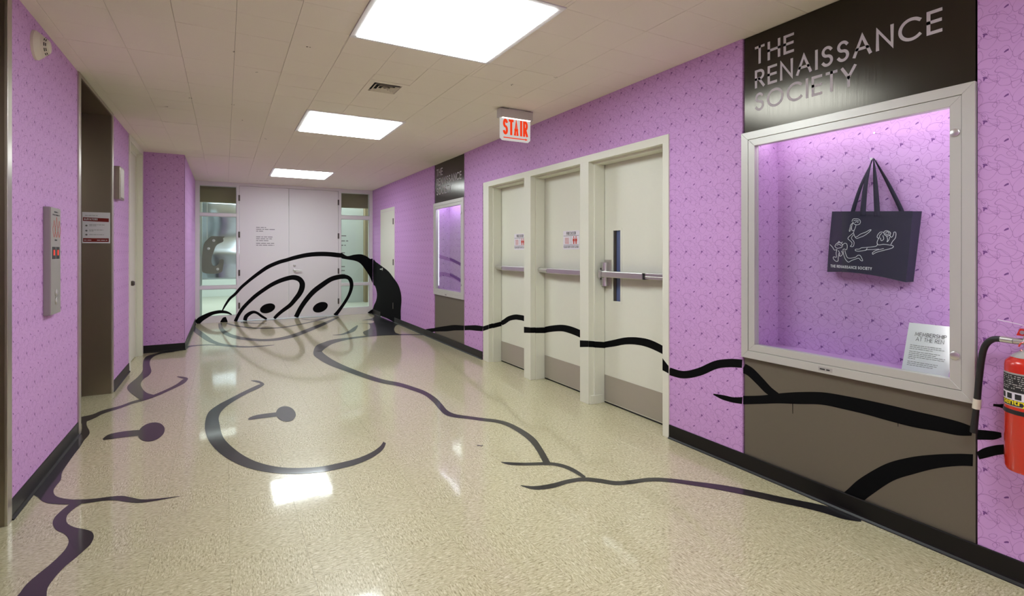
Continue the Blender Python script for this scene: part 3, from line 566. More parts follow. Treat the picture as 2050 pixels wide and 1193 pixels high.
bmesh.ops.bevel(cm.bm, geom=low, offset=0.0012, segments=1, affect='EDGES')
cme = bpy.data.meshes.new('ceiling_tile'); cm.bm.to_mesh(cme); cm.bm.free(); cme.materials.append(M['ceil'])
cells = []
for i in range(-6, 10):
    for j in range(-27, 26):
        x0 = 0.645 + CP * i; y0 = 3.675 + CP * j
        r = [(x0, x0 + CP, y0, y0 + CP)]
        if y0 > YB or x0 > WR or x0 + CP < WL - .02: continue
        for h in LIGHTS + [VENT]: r = cut(r, h)
        whole = len(r) == 1 and abs((r[0][1] - r[0][0]) - CP) < 1e-6 and abs((r[0][3] - r[0][2]) - CP) < 1e-6
        cx, cy = x0 + CP / 2, y0 + CP / 2
        cells.append((0 if in_view(cx, cy, H) else 1, math.hypot(cx, cy), r, whole, cx, cy))
cells.sort(key=lambda c: c[:2])
rest = B(); nt_ = 0
for o_, d_, r, whole, cx, cy in cells:
    if whole and nt_ < 270:
        t = link('ceiling_tile', cme, None, ceiling); nt_ += 1
        t.location = (cx, cy, H + random.uniform(-.0007, .0007))
        t.rotation_euler = (random.gauss(0, .0012), random.gauss(0, .0012), 0)
    else:
        for (a, b, c, d) in r:
            if b - a < .004 or d - c < .004: continue
            if nt_ < 300:
                box('ceiling_tile', 'ceil', ceiling, (a + .0008, b - .0008, c + .0008, d - .0008, H, H + .012)); nt_ += 1
            else: rest.box(a + .0008, b - .0008, c + .0008, d - .0008, H, H + .012)
tag(rest.done('ceiling_tiles_beyond', 'ceil', ceiling), kind='stuff')
fl = B()
rn = random.Random(7)
for (x, y) in [(.20, 4.05), (.05, 3.7), (-.25, 5.0), (.06, 5.05), (.14, 5.6), (-.45, 5.4), (2.1, 3.1), (1.9, 3.4), (.4, 6.4), (.45, 3.4)]:
    for k in range(3):
        a = x + rn.uniform(-.012, .012); c = y + rn.uniform(-.012, .012); l = rn.uniform(.004, .012)
        fl.box(a, a + l, c, c + .003, H - .0012, H + .001)
tag(fl.done('chipped_paint', 'mark', ceiling), kind='stuff')

# ------------------------------------------------------------------ walls
wall_left = B()
for y0, y1, z0 in [(YF, 2.02, 0), (3.335, 4.64, 0), (5.93, 6.84, 0)]:
    wall_left.box(WL - .30, WL, y0, y1, z0, H + .01)
wall_left.box(WL - .30, WL, 7.88, JY + .1, 0, H + .01)
wall_left = wall_left.done('wall_left', 'paper_y', None)
tag(wall_left, 'lilac patterned wallpaper wall with lift doorways', 'wall', 'structure')
wall_side = thing('wall_side', 'dark lilac wallpapered pier projecting beyond the narrow door', 'wall', 'structure')
box('pier_front', 'paper_x', wall_side, (WL - .2, JX, JY, JY + .05, 0, H + .01))
box('pier_flank', 'paper_y', wall_side, (JX - .2, JX, JY + .001, YB + .1, 0, H + .01))
WT = WR + .32
wall_right = B()
for y0, y1, z0 in [(YF, .897, 0), (1.993, 2.57, 0), (2.57, 5.53, 2.118), (5.53, 6.067, 0), (7.153, YB + .1, 0)]:
    wall_right.box(WR, WT, y0, y1, z0, H + .01)
wall_right = wall_right.done('wall_right', 'paper_y', None)
tag(wall_right, 'long lilac patterned wallpaper wall with cases and fire doors', 'wall', 'structure')
wall_front = box('wall_front', 'cream', None, (WL - .3, WT, YF - .1, YF, 0, H + .01))
tag(wall_front, 'plain cream wall closing the corridor behind the viewer', 'wall', 'structure')

def baseboard(name, label, runs, hgt=0.095):
    b = B()
    for axis, face, sgn, a, c in runs:        # sgn: side of the wall face the board stands on
        prof = [(0, 0), (.017, 0), (.015, .004), (.008, .012), (.006, .02), (.006, hgt - .004), (.004, hgt), (0, hgt)]
        if axis == 'y': b.prism([(face + sgn * p, a, z) for p, z in prof], (0, c - a, 0))
        else: b.prism([(a, face + sgn * p, z) for p, z in prof], (c - a, 0, 0))
    o = b.done(name, 'black_base'); return tag(o, label, 'baseboard', 'structure')
baseboard('baseboard_right', 'glossy black vinyl baseboard along the long wall of display cases', [('y', WR, -1, YF, 2.57), ('y', WR, -1, 5.53, 9.18), ('y', WR, -1, 10.14, YB)])
baseboard('baseboard_left', 'glossy black vinyl baseboard between the lift doorways', [('y', WL, 1, YF, 2.02), ('y', WL, 1, 3.335, 4.64), ('y', WL, 1, 5.93, 6.84)])
baseboard('baseboard_side', 'black vinyl baseboard around the projecting pier', [('x', JY, -1, WL, JX + .006), ('y', JX, 1, JY - .006, YB)])

# ------------------------------------------------------------------ lift doorways on the left
def lift(name, label, y0, y1):
    e = thing(name, label, 'elevator doorway', 'structure', loc=(WL, (y0 + y1) / 2, 0))
    def pb(nm, mat, *bs, bev=0):
        o = box(nm, mat, None, *bs, bev=bev); o.parent = e; o.matrix_parent_inverse = Matrix.Translation(e.location).inverted(); return o
    D = 0.212; ZT = 2.54
    # jambs: return (reveal) plus narrow face on the wall
    for a, c, rv in ((y0, y0 + .058, y0 + .058), (y1 - .058, y1, y1 - .058)):
        pb('jamb', 'steel', (WL - D, WL - .002, a + .001, c - .001, 0.0, ZT))
        pb('jamb_face', 'steel_v', (WL - .002, WL + .010, a, c, 0.0, H - .001), bev=.002)
    pb('header', 'steel', (WL - D, WL - .001, y0 + .058, y1 - .058, ZT, H + .01))
    pb('header_face', 'steel_v', (WL - .001, WL + .010, y0 + .058, y1 - .058, ZT, H - .001))
    for k, (a, c) in enumerate(((y0, (y0 + y1) / 2), ((y0 + y1) / 2, y1))):
        pb('sliding_door_panel', 'steel', (WL - D - .04 - .02 * k, WL - D - .005 - .02 * k, a, c, 0.005, ZT + .03))
    pb('sill', 'darkmetal', (WL - D - .06, WL - D + .004, y0 + .058, y1 - .058, -.001, .004))
    pb('shaft_wall', 'dark', (WL - D - .12, WL - D - .07, y0, y1, 0, H))
    return e
lift('door_1', 'brushed steel lift doorway at the very edge of the picture', 2.02, 3.335)
lift('door_2', 'brushed steel lift doorway with a notice on its jamb', 4.64, 5.93)

n = thing('notice', 'white paper lift notice with maroon bands taped to steel jamb', 'notice', loc=(-1.01, 5.8705, 1.37))
def in_thing(t, o):
    o.parent = t; o.matrix_parent_inverse = Matrix.Translation(t.location).inverted(); return o
NX0, NX1, NZ0, NZ1, NY = -1.112, -.913, 1.373, 1.652, 5.868
in_thing(n, box('sheet', 'card', None, (NX0, NX1, NY, NY + .003, NZ0, NZ1)))
nf = lambda u, v: (NX0 + u, NY - .0006, NZ0 + v)
tband = in_thing(n, B().poly([nf(.006, .232), nf(.19, .226), nf(.19, .193), nf(.006, .199)]).done('title_band', 'print_maroon'))
fband = in_thing(n, B().poly([nf(.006, .045), nf(.19, .045), nf(.19, .012), nf(.006, .012)]).done('foot_band', 'print_maroon'))
tb = B(); nf2 = lambda u, v: (NX0 + u, NY - .0012, NZ0 + v); text_on(tb, 'ELEVATORS', nf2, .018, .004, width=.095, org=(.014, .206)); sub(tb.done('title_lettering', 'card'), tband)
tb = B(); rows_on(tb, nf2, [(.012, .025, .06), (.105, .025, .075)], .009, 3); tag(sub(tb.done('foot_lettering', 'card'), fband), kind='stuff')
tb = B(); rows_on(tb, nf, [(.02, .247, .09), (.05, .165, .11), (.05, .155, .05), (.05, .118, .1), (.05, .108, .035), (.05, .075, .105)], .006, 5)
for v in (.158, .112, .076): tb.cyl(nf(.03, v), (NX0 + .03, NY - .0008, NZ0 + v), .008, 12)
tag(in_thing(n, tb.done('body_lettering', 'print_grey')), kind='stuff')

# call panel
cp = thing('call_panel', 'tall grey lift call panel with red evacuation emblem and two indicators', 'elevator panel', loc=(WL, 3.95, 1.24))
CX = -.871
in_thing(cp, box('housing', 'panel_side', None, (WL, CX - .004, 3.86, 4.06, .93, 1.557), bev=.003))
in_thing(cp, box('faceplate', 'panel_face', None, (CX - .0045, CX, 3.862, 4.058, .932, 1.555), bev=.001))
cf = lambda u, v: (CX + .0006, 3.862 + u, .932 + v)
for k in range(2):
    iw = in_thing(cp, box('indicator_window', 'rubber', None, (CX - .001, CX + .0012, 3.885 + .08 * k, 3.950 + .08 * k, 1.255, 1.326)))
    cc = 3.917 + .08 * k
    sub(B().poly([(CX + .002, cc - .012, 1.276), (CX + .002, cc + .012, 1.276), (CX + .002, cc + .012, 1.308), (CX + .002, cc - .012, 1.308)]).done('indicator_digit', 'red_led'), iw)
    bz = 1.055 - .048 * k
    in_thing(cp, B().lathe([(.022, 0), (.022, .004), (.016, .006), (.015, .009)], (CX, 3.955, bz), (1, 0, 0), 20).done('call_button', 'chrome', smooth=True))
tb = B(); rows_on(tb, cf, [(.06, .595, .08), (.03, .578, .14), (.07, .43, .06)], .014, 2); tag(in_thing(cp, tb.done('panel_lettering', 'print_black')), kind='stuff')
eb = B()
for (u0, s_) in ((.110, 1.0), (.06, .62), (.165, .62)):
    hh = .055 * s_ + .015; pts = [(u0, .45), (u0 - .03, .495), (u0 - .012, .50 + hh * .4), (u0, .50 + hh), (u0 + .012, .50 + hh * .4), (u0 + .03, .495), (u0, .45)]
    P = catmull([Vector(p) for p in pts], 4)
    for a, c in zip(P, P[1:]):
        d = (c - a).normalized(); q = Vector((-d.y, d.x)) * .0028
        eb.poly([cf(*(a + q)), cf(*(c + q)), cf(*(c - q)), cf(*(a - q))])
in_thing(cp, eb.done('emblem', 'print_red'))

# smoke detector on the left wall
sd = thing('smoke_detector', 'round off-white smoke detector high on lilac wall', 'smoke detector', loc=(WL, 3.71, 2.425))
in_thing(sd, B().lathe([(.078, 0), (.078, .012), (.074, .016), (.060, .034)], (WL, 3.71, 2.425), (1, 0, 0), 36).done('base', 'off_white', smooth=True))
in_thing(sd, B().lathe([(.056, .030), (.055, .037), (.040, .056), (.037, .060)], (WL, 3.71, 2.425), (1, 0, 0), 36).done('dome', 'off_white', smooth=True))
for k in range(10):
    a0 = 2 * math.pi * k / 10
    v = B()
    for rr, hh in ((.0475, .0478), (.0425, .0540)):
        pts = []
        for (dr, dh, da) in ((.0012, -.0014, -.2), (.0012, -.0014, .2), (-.0012, .0016, .2), (-.0012, .0016, -.2)):
            a = a0 + da; r = rr + dr
            pts.append((WL + hh + dh + .0012, 3.71 + (r + .0008) * math.cos(a), 2.425 + (r + .0008) * math.sin(a)))
        v.poly(pts)
    in_thing(sd, v.done('vent_slot', 'dark'))
in_thing(sd, B().lathe([(.034, .058), (.032, .064), (.02, .067)], (WL, 3.71, 2.425), (1, 0, 0), 28).done('cap', 'off_white', smooth=True))

# lift position indicator (steel box) beyond the second lift
lb = thing('wall_indicator', 'small steel indicator box on lilac wall beside second lift doorway', 'indicator box', loc=(WL, 6.06, 1.95))
in_thing(lb, box('housing', 'steel', None, (WL, WL + .050, 5.985, 6.20, 1.79, 2.10), bev=.006))
in_thing(lb, box('display_plate', 'kick', None, (WL + .049, WL + .052, 6.00, 6.185, 1.81, 2.08)))

# narrow cream door left
dl = thing('door_3', 'narrow cream door with brass knob before the projecting pier', 'door', 'structure')
box('frame_jamb', 'cream', dl, (WL - .10, WL + .012, 6.84, 6.905, 0, H - .002), bev=.002)
box('frame_jamb', 'cream', dl, (WL - .10, WL + .012, 7.80, 7.88, 0, H - .002), bev=.002)
box('frame_head', 'cream', dl, (WL - .10, WL + .012, 6.905, 7.80, 2.50, H - .002))
box('frame_stop', 'cream', dl, (WL - .09, WL - .045, 7.765, 7.80, 0, 2.50), (WL - .09, WL - .045, 6.905, 7.765, 2.46, 2.50))
box('leaf', 'cream', dl, (WL - .095, WL - .055, 6.906, 7.765, .008, 2.46), bev=.002)
B().lathe([(.024, 0), (.024, .004), (.010, .008), (.010, .05), (.026, .056), (.029, .075), (.02, .088)], (WL - .055, 7.0, .945), (1, 0, 0), 20).done('knob', 'darkmetal', dl, smooth=True)

# ------------------------------------------------------------------ fire doors on the right
FX = 2.690; DX = 2.855
fr = thing('trim_1', 'cream steel frame of three deep bays around the fire doors', 'door frame', 'structure')
BAYS = [(4.538, 5.351 + .0), (3.585, 4.410), (2.625, 3.466)]        # clear openings (near edge, far edge)
FT = 2.117
def post(nm, y0, y1):
    box(nm, 'cream', fr, (FX, DX + .05, y0, y1, 0, FT - .058), bev=.003)
post('jamb', 5.351, 5.497); post('mullion', 4.410, 4.538); post('mullion', 3.466, 3.585); post('jamb', 2.568, 2.625)
box('head', 'cream', fr, (FX, DX + .05, 2.568, 5.497, FT - .060, FT), bev=.003)
for y0, y1 in BAYS:
    box('stop', 'cream', fr, (FX + .055, DX - .004, y1 - .016, y1 + .001, 0, FT - .06), (FX + .055, DX - .004, y0 - .001, y0 + .016, 0, FT - .06),
        (FX + .055, DX - .004, y0 + .016, y1 - .016, FT - .077, FT - .058), bev=.002)
    box('threshold', 'rubber', fr, (DX - .001, DX + .05, y0, y1, 0, .006))
box('base_patch', 'cream', fr, (FX + .02, DX - .02, 3.447, 3.47, 0, .075), bev=.004)
LABELS = ['farthest cream fire door with crash bar and partly hidden sign', 'middle cream fire door with crash bar and small sign', 'nearest cream fire door with narrow wired window and latch']
doors = []
for k, (y0, y1) in enumerate(BAYS):
    d = thing('door_%d' % (4 + k), LABELS[k], 'door', 'structure'); doors.append(d)
    a, c = y0 + .003, y1 - .003
    if k < 2:
        box('leaf', 'cream', d, (DX, DX + .044, a, c, .012, FT - .062), bev=.002)
    else:
        wy0, wy1, wz0, wz1 = 3.250, 3.338, .882, 1.474
        box('leaf', 'cream', d, (DX, DX + .044, a, wy0, .012, FT - .062), (DX, DX + .044, wy1, c, .012, FT - .062),
            (DX, DX + .044, wy0, wy1, .012, wz0), (DX, DX + .044, wy0, wy1, wz1, FT - .062))
        box('window_bead', 'cream', d, (DX - .003, DX + .004, wy0 - .018, wy0, wz0 - .018, wz1 + .018), (DX - .003, DX + .004, wy1, wy1 + .018, wz0 - .018, wz1 + .018),
            (DX - .003, DX + .004, wy0, wy1, wz1, wz1 + .018), (DX - .003, DX + .004, wy0, wy1, wz0 - .018, wz0))
        box('window_pane', 'glass_dark', d, (DX + .012, DX + .016, wy0, wy1, wz0, wz1))
        box('window_channel', 'darkmetal', d, (DX + .006, DX + .012, wy1 - .026, wy1, wz0, wz1))
    box('kick_plate', 'kick', d, (DX - .0025, DX, a + .004, c - .004, .02, .240))
    zb = 1.108
    if k < 2:
        e1 = c + .004
        B().cyl((DX - .062, e1 - .02, zb + .004), (DX - .062, e1 - .175, zb), .027, 20).box(DX - .062, DX, e1 - .16, e1 - .03, zb - .022, zb + .022, bev=.004).done('latch_head', 'chrome', d, smooth=True)
        box('push_bar', 'chrome', d, (DX - .086, DX - .018, a + .10, e1 - .175, zb - .026, zb + .026), bev=.007)
        box('bar_end_bracket', 'chrome', d, (DX - .07, DX, a + .02, a + .10, zb - .028, zb + .028), bev=.006)
    else:
        e1 = 3.455
        box('push_bar', 'chrome', d, (DX - .088, DX - .030, 2.905, 3.395, zb - .026, zb + .026), bev=.007)
        box('bar_joint', 'rubber', d, (DX - .086, DX - .032, 2.892, 2.905, zb - .024, zb + .024))
        box('bar_rail', 'chrome', d, (DX - .078, DX, 2.66, 2.892, zb - .020, zb + .026), (DX - .082, DX - .06, 2.66, 2.892, zb - .004, zb + .002), (DX - .03, DX, 2.892, 3.395, zb - .018, zb + .018), bev=.003)
        box('bar_end_cap', 'chrome', d, (DX - .10, DX - .03, 3.395, 3.425, zb - .034, zb + .034), bev=.006)
        box('lock_plate', 'kick', d, (DX - .004, DX, 3.362, 3.460, .982, 1.228), bev=.002)
        B().cyl((DX - .03, 3.412, 1.005), (DX - .03, 3.412, 1.205), .030, 20).box(DX - .03, DX - .003, 3.384, 3.440, 1.01, 1.20).done('latch_case', 'chrome', d, smooth=True)
        box('strike', 'darkmetal', d, (DX - .05, DX - .01, 3.448, 3.462, zb - .05, zb + .05), bev=.002)
def fire_sign(k, y0):
    s = thing('fire_door_sign', ['small fire door sign half hidden behind cream mullion', 'small fire door sign fully visible on middle cream door'][k], 'sign', group='fire door signs', loc=(DX, y0, 1.40))
    W_, Z0 = .258, 1.318
    pl_ = in_thing(s, box('plate', 'card', None, (DX - .0015, DX, y0 - W_, y0, Z0, Z0 + .176)))
    f = lambda u, v: (DX - .0022, y0 - u, Z0 + v)
    t = B(); text_on(t, 'FIRE DOOR', f, .030, .006, .12, width=.15, org=(.054, .137)); text_on(t, 'PLEASE KEEP DOOR CLOSED', f, .019, .0034, .12, width=.238, org=(.010, .014))
    for v in (.128, .040): t.poly([f(.008, v), f(.25, v), f(.25, v + .003), f(.008, v + .003)])
    t.poly([f(.128, .044), f(.130, .044), f(.130, .126), f(.128, .126)])
    sub(t.done('lettering', 'print_black'), pl_)
    p = B()
    for m in range(5):
        P = [Vector((.030 + .064 * i / 16, .058 + .012 * m + .004 * math.sin(i * math.pi / 2.7))) for i in range(17)]
        p.ribbon([f(q.x, q.y + .0022) for q in P], [f(q.x, q.y - .0022) for q in P])
    sub(p.done('smoke_pictogram', 'print_red'), pl_)
    for cx in (.172, .208):
        p = B(); p.cyl(f(cx, .115), (DX - .003, y0 - cx, Z0 + .115), .0075, 12)
        p.poly([f(cx - .015, .102), f(cx + .015, .102), f(cx + .016, .078), f(cx + .009, .074), f(cx + .008, .050), f(cx - .008, .050), f(cx - .009, .074), f(cx - .016, .078)])
        sub(p.done('person_pictogram', 'print_red'), pl_)
fire_sign(0, 5.030); fire_sign(1, 4.070)

# small cream door far right (flush) behind the painted tail
d7 = thing('door_7', 'narrow cream door half covered by the black painted tail', 'door', 'structure')
box('leaf', 'cream', d7, (WR - .0015, WR + .02, 9.25, 10.07, .02, 2.06))
box('frame', 'cream', d7, (WR - .0028, WR + .02, 9.18, 9.247, 0, 2.117), (WR - .0028, WR + .02, 10.073, 10.14, 0, 2.117), (WR - .0028, WR + .02, 9.247, 10.073, 2.063, 2.117))
for z in (1.85, 1.10, .30): box('hinge', 'darkmetal', d7, (WR - .012, WR, 9.235, 9.265, z - .055, z + .055))
B().lathe([(.028, 0), (.026, .008), (.012, .012), (.011, .04)], (WR - .001, 9.99, .95), (-1, 0, 0), 18).cyl((WR - .045, 9.995, .95), (WR - .045, 9.87, .95), .009, 10).done('lever_handle', 'chrome', d7, smooth=True)

# ------------------------------------------------------------------ display cases
def display_case(name, label, y0, y1, lamp):
    t = thing(name, label, 'display case', group='recessed display cases', loc=(WR, (y0 + y1) / 2, 0))
    def pb(nm, mat, *bs, bev=0): return in_thing(t, box(nm, mat, None, *bs, bev=bev))
    PX = WR + .008; a, c = y0 + .006, y1 - .006
    sp_ = pb('sign_panel', 'bronze', (PX, PX + .02, a, c, 2.0, H - .002))
    t_low = pb('lower_panel', 'brown', (PX, PX + .02, a, c, .0, .672))
    f = lambda u, v: (PX - .0006, y1 - .074 - u, v)
    for txt, zb, w in (('THE', 2.390, .236), ('RENAISSANCE', 2.252, .898), ('SOCIETY', 2.117, .552)):
        l = B(); text_on(l, txt, f, .105, .0145, .17, width=w, org=(0, zb)); sub(l.done('lettering', 'letter'), sp_)
    FXX = WR - .016
    door_ = pb('glass_door', 'glass', (WR + .006, WR + .010, y0 + .083, y1 - .083, .755, 1.917))
    def ring(nm, mat, ya, yb, za, zb, w, x0, x1, bev, par=None):
        # mitred frame bars
        for pts in ([(ya, za), (yb, za), (yb - w, za + w), (ya + w, za + w)], [(ya, zb), (yb, zb), (yb - w, zb - w), (ya + w, zb - w)],
                    [(ya, za), (ya, zb), (ya + w, zb - w), (ya + w, za + w)], [(yb, za), (yb, zb), (yb - w, zb - w), (yb - w, za + w)]):
            b = B().prism([(x0, p[0], p[1]) for p in pts], (x1 - x0, 0, 0))
            bmesh.ops.recalc_face_normals(b.bm, faces=b.bm.faces)
            bmesh.ops.bevel(b.bm, geom=list(b.bm.edges), offset=bev, segments=1, affect='EDGES')
            o_ = b.done(nm, mat); sub(o_, par) if par else in_thing(t, o_)
    ring('frame_bar', 'alu', y0, y1, .672, 2.0, .044, FXX, WR + .03, .0012)
    ring('door_bar', 'alu', y0 + .0455, y1 - .0455, .7175, 1.9545, .040, FXX + .003, WR + .026, .0012, door_)
    pb('shadow_gap', 'dark', (FXX + .010, FXX + .012, y0 + .043, y0 + .047, .715, 1.957), (FXX + .010, FXX + .012, y1 - .047, y1 - .043, .715, 1.957),
       (FXX + .010, FXX + .012, y0 + .043, y1 - .043, .715, .719), (FXX + .010, FXX + .012, y0 + .043, y1 - .043, 1.953, 1.957))
    i0, i1 = y0 + .07, y1 - .084; BX = 2.912
    pb('back', 'paper_y', (BX, BX + .012, i0 - .02, i1 + .02, .70, 1.99))
    pb('inner_side', 'paper_x', (WR + .028, BX, i1, i1 + .012, .70, 1.99)); pb('inner_side', 'paper_x', (WR + .028, BX, i0 - .012, i0, .70, 1.99))
    pb('inner_floor', 'violet_floor', (WR + .027, BX, i0, i1, .70, .738))
    pb('inner_top', 'card', (WR + .027, BX, i0, i1, 1.975, 1.99))
    pb('strip_lamp', lamp, (WR + .050, WR + .075, i0 + .03, i1 - .03, 1.940, 1.968))
    pb('side_lamp_or_fill', lamp if lamp == 'lamp' else 'side_lamp_or_fill', (WR + .034, WR + .060, i0 - .0005, i0 + .010, .80, 1.90))  # near-side fill strip added out of sight to even the case interior
    if lamp == 'lamp2': pb('side_lamp_or_fill', 'side_lamp_or_fill', (WR + .030, WR + .037, i1 - .010, i1 + .0005, .80, 1.90))
    for z in (.86, 1.80):
        sub(B().lathe([(.017, 0), (.017, .004), (.013, .006)], (FXX + .003, y0 + .067, z), (-1, 0, 0), 20).done('lock', 'chrome', smooth=True), door_)
    ym = (y0 + y1) / 2
    mp_ = pb('maker_plate', 'label_silver', (FXX - .001, FXX + .003, ym + .02, ym + .09, .684, .704))
    mt = B(); rows_on(mt, lambda u, v: (FXX - .0016, ym + .082 - u, v), [(0, .690, .05)], .012, 4)
    tag(sub(mt.done('maker_lettering', 'print_black'), mp_), kind='stuff')
    pb('cavity_back', 'dark', (BX + .02, BX + .04, y0, y1, 0, H))
    return t, t_low
M['violet_floor'] = simple('lilac_case_floor', WALL_COL, 0.6)
case1, low1 = display_case('display_case', 'large near display case holding the dark tote bag', .90, 1.99, 'lamp')
case2, low2 = display_case('display_case', 'distant display case between fire doors and narrow door', 6.07, 7.15, 'lamp2')
in_thing(case2, box('cover_plate', 'paper_y', None, (2.904, 2.912, 6.66, 6.78, 1.19, 1.31), bev=.002))
hb = thing('wall_bracket', 'slim grey two-part block inside the distant display case', 'holder', loc=(2.80, 6.2, 1.3))  # two grey blocks by the near edge of the far case
in_thing(hb, box('upper_block', 'grey_plastic', None, (2.76, 2.80, 6.154, 6.19, 1.40, 1.60), bev=.004))
in_thing(hb, box('lower_block', 'grey_plastic', None, (2.76, 2.80, 6.154, 6.19, 1.16, 1.36), bev=.004))
in_thing(hb, box('joint', 'chrome', None, (2.765, 2.795, 6.154, 6.18, 1.35, 1.41), bev=.004))

# ------------------------------------------------------------------ far glazed wall
wall_back = B()
y0, y1 = YB, YB + .11
def zpost(x0, x1, z0=0.0, z1=H + .01): wall_back.box(x0, x1, y0, y1, z0, z1)
zpost(-.47, -.400); zpost(.190, .232); zpost(2.012, 2.062); zpost(2.632, WR + .02)
wall_back.box(.232, 2.012, y0, y1, 2.520, H + .01)
wall_back = wall_back.done('wall_back', 'white')
tag(wall_back, 'white framed far wall with painted cartoon eyes across it', 'wall', 'structure')
def sidelight(nm, label, x0, x1, zs):
    w = thing(nm, label, 'window', 'structure')
    zb, z1, z2, z3, z4, zt = zs
    box('rail', 'white', w, (x0, x1, YB, YB + .10, 0, zb), bev=.002); box('rail', 'white', w, (x0, x1, YB, YB + .10, z1, z2), bev=.002)
    box('rail', 'white', w, (x0, x1, YB, YB + .10, z3, z4), bev=.002); box('rail', 'white', w, (x0, x1, YB, YB + .10, zt, H + .005), bev=.002)
    for a, c in ((zb, z1), (z2, z3), (z4, zt)):
        box('pane', 'glass', w, (x0, x1, YB + .006, YB + .012, a, c))
        box('bead', 'white', w, (x0, x0 + .008, YB + .012, YB + .06, a, c), (x1 - .008, x1, YB + .012, YB + .06, a, c), (x0, x1, YB + .012, YB + .06, a, a + .008), (x0, x1, YB + .012, YB + .06, c - .008, c))
    return w
sidelight('window_1', 'white glazed sidelight through which the zinc hook shows', -.400, .190, (.118, .612, .672, 1.940, 1.995, 2.492))
sidelight('window_2', 'white glazed sidelight crossed by the black painted tail', 2.062, 2.632, (.142, .598, .650, 1.960, 2.030, 2.495))
d8 = thing('door_8', 'pair of tall white gallery doors with painted cartoon eyes', 'door', 'structure')
box('leaf', 'white', d8, (.236, 1.080, YB, YB + .045, .012, 2.515), bev=.002)
box('leaf', 'white', d8, (1.086, 2.008, YB, YB + .045, .012, 2.515), bev=.002)
for x in (.234, 2.010):
    for z in (2.29, 1.61, .90, .29): box('hinge', 'darkmetal', d8, (x - .014, x + .014, YB - .012, YB + .003, z - .055, z + .055), bev=.003)
B().lathe([(.026, 0), (.026, .01), (.012, .014)], (1.185, YB, 1.030), (0, -1, 0), 18).done('deadbolt', 'chrome', d8, smooth=True)
B().lathe([(.030, 0), (.028, .008), (.013, .012), (.012, .05)], (1.185, YB, .930), (0, -1, 0), 18).cyl((1.18, YB - .05, .930), (1.32, YB - .05, .925), .010, 12).done('lever_handle', 'chrome', d8, smooth=True)
box('floor_tape', 'blue_tape', d8, (.20, 2.03, YB - .03, YB - .002, .0012, .004))
gt = B(); rows_on(gt, lambda u, v: (.515 + u, YB - .0008, v), [(0, 1.745, .17), (0, 1.71, .32), (0, 1.675, .12), (0, 1.565, .28), (0, 1.53, .29), (0, 1.495, .21), (0, 1.445, .31), (0, 1.41, .31)], .022, 9)
tag(gt.done('lettering', 'print_grey', d8), kind='stuff')

# gallery room seen through the glass
GY = 17.0
wall_gallery = B()
wall_gallery.box(-2.6, 5.2, GY, GY + .1, 0, 3.3); wall_gallery.box(-2.7, -2.6, YB + .11, GY, 0, 3.3); wall_gallery.box(5.2, 5.3, YB + .11, GY, 0, 3.3)
wall_gallery = wall_gallery.done('wall_gallery', 'gallery'); tag(wall_gallery, 'pale grey gallery walls seen through the sidelight glass', 'wall', 'structure')
box('partition', 'gallery', wall_gallery, (1.75, 3.12, 13.4, 13.5, 0, 2.6)); box('column', 'olive', wall_gallery, (3.12, 3.34, 13.2, 13.5, 0, 3.2))
box('post', 'gallery', wall_gallery, (-.62, -.40, 12.0, 12.12, 0, 2.3))
pt = B(); rows_on(pt, lambda u, v: (2.48 + u, 13.3985, v), [(.05, 1.68, .16), (0, 1.55, .26), (.04, 1.44, .16), (.06, 1.25, .12), (.06, 1.17, .1), (.06, .9, .12), (.06, .8, .12), (.04, .7, .14), (.04, .6, .14)], .045, 6)
tag(pt.done('wall_lettering', 'print_grey', wall_gallery), kind='stuff')
fg = box('floor_gallery', 'gallery_floor', None, (-2.7, 5.3, YB + .02, GY + .1, -.1, -.001)); tag(fg, 'pale polished gallery floor beyond the glass', 'floor', 'structure')
cg = box('ceiling_gallery', 'gallery', None, (-2.7, 5.3, YB + .11, GY + .1, 3.3, 3.4)); tag(cg, 'gallery ceiling above the olive panel', 'ceiling', 'structure')
gl2 = thing('unseen_gallery_light', 'unseen light added behind the olive panel for the metal sheet', 'ceiling light', loc=(0, 11.8, 3.28))  # extra light added out of sight to brighten the metal sheet
in_thing(gl2, box('housing', 'white', None, (-1.2, 3.6, 11.70, 12.20, 3.262, 3.30))); in_thing(gl2, box('diffuser', 'glamp', None, (-1.15, 3.55, 11.74, 12.16, 3.252, 3.262)))
bh = box('trim_2', 'olive', None, (-2.6, 5.2, YB + .45, YB + .60, 2.235, 3.3)); tag(bh, 'olive panel behind the top panes of far wall', 'panel', 'structure')  # olive panel across the upper view through the top panes
gl = thing('unseen_gallery_light', 'long light panel on the gallery ceiling', 'ceiling light', loc=(1.3, 13.9, 3.28))
in_thing(gl, box('housing', 'white', None, (-1.5, 4.0, 12.8, 15.0, 3.262, 3.30))); in_thing(gl, box('diffuser', 'glamp', None, (-1.45, 3.95, 12.85, 14.95, 3.252, 3.262)))
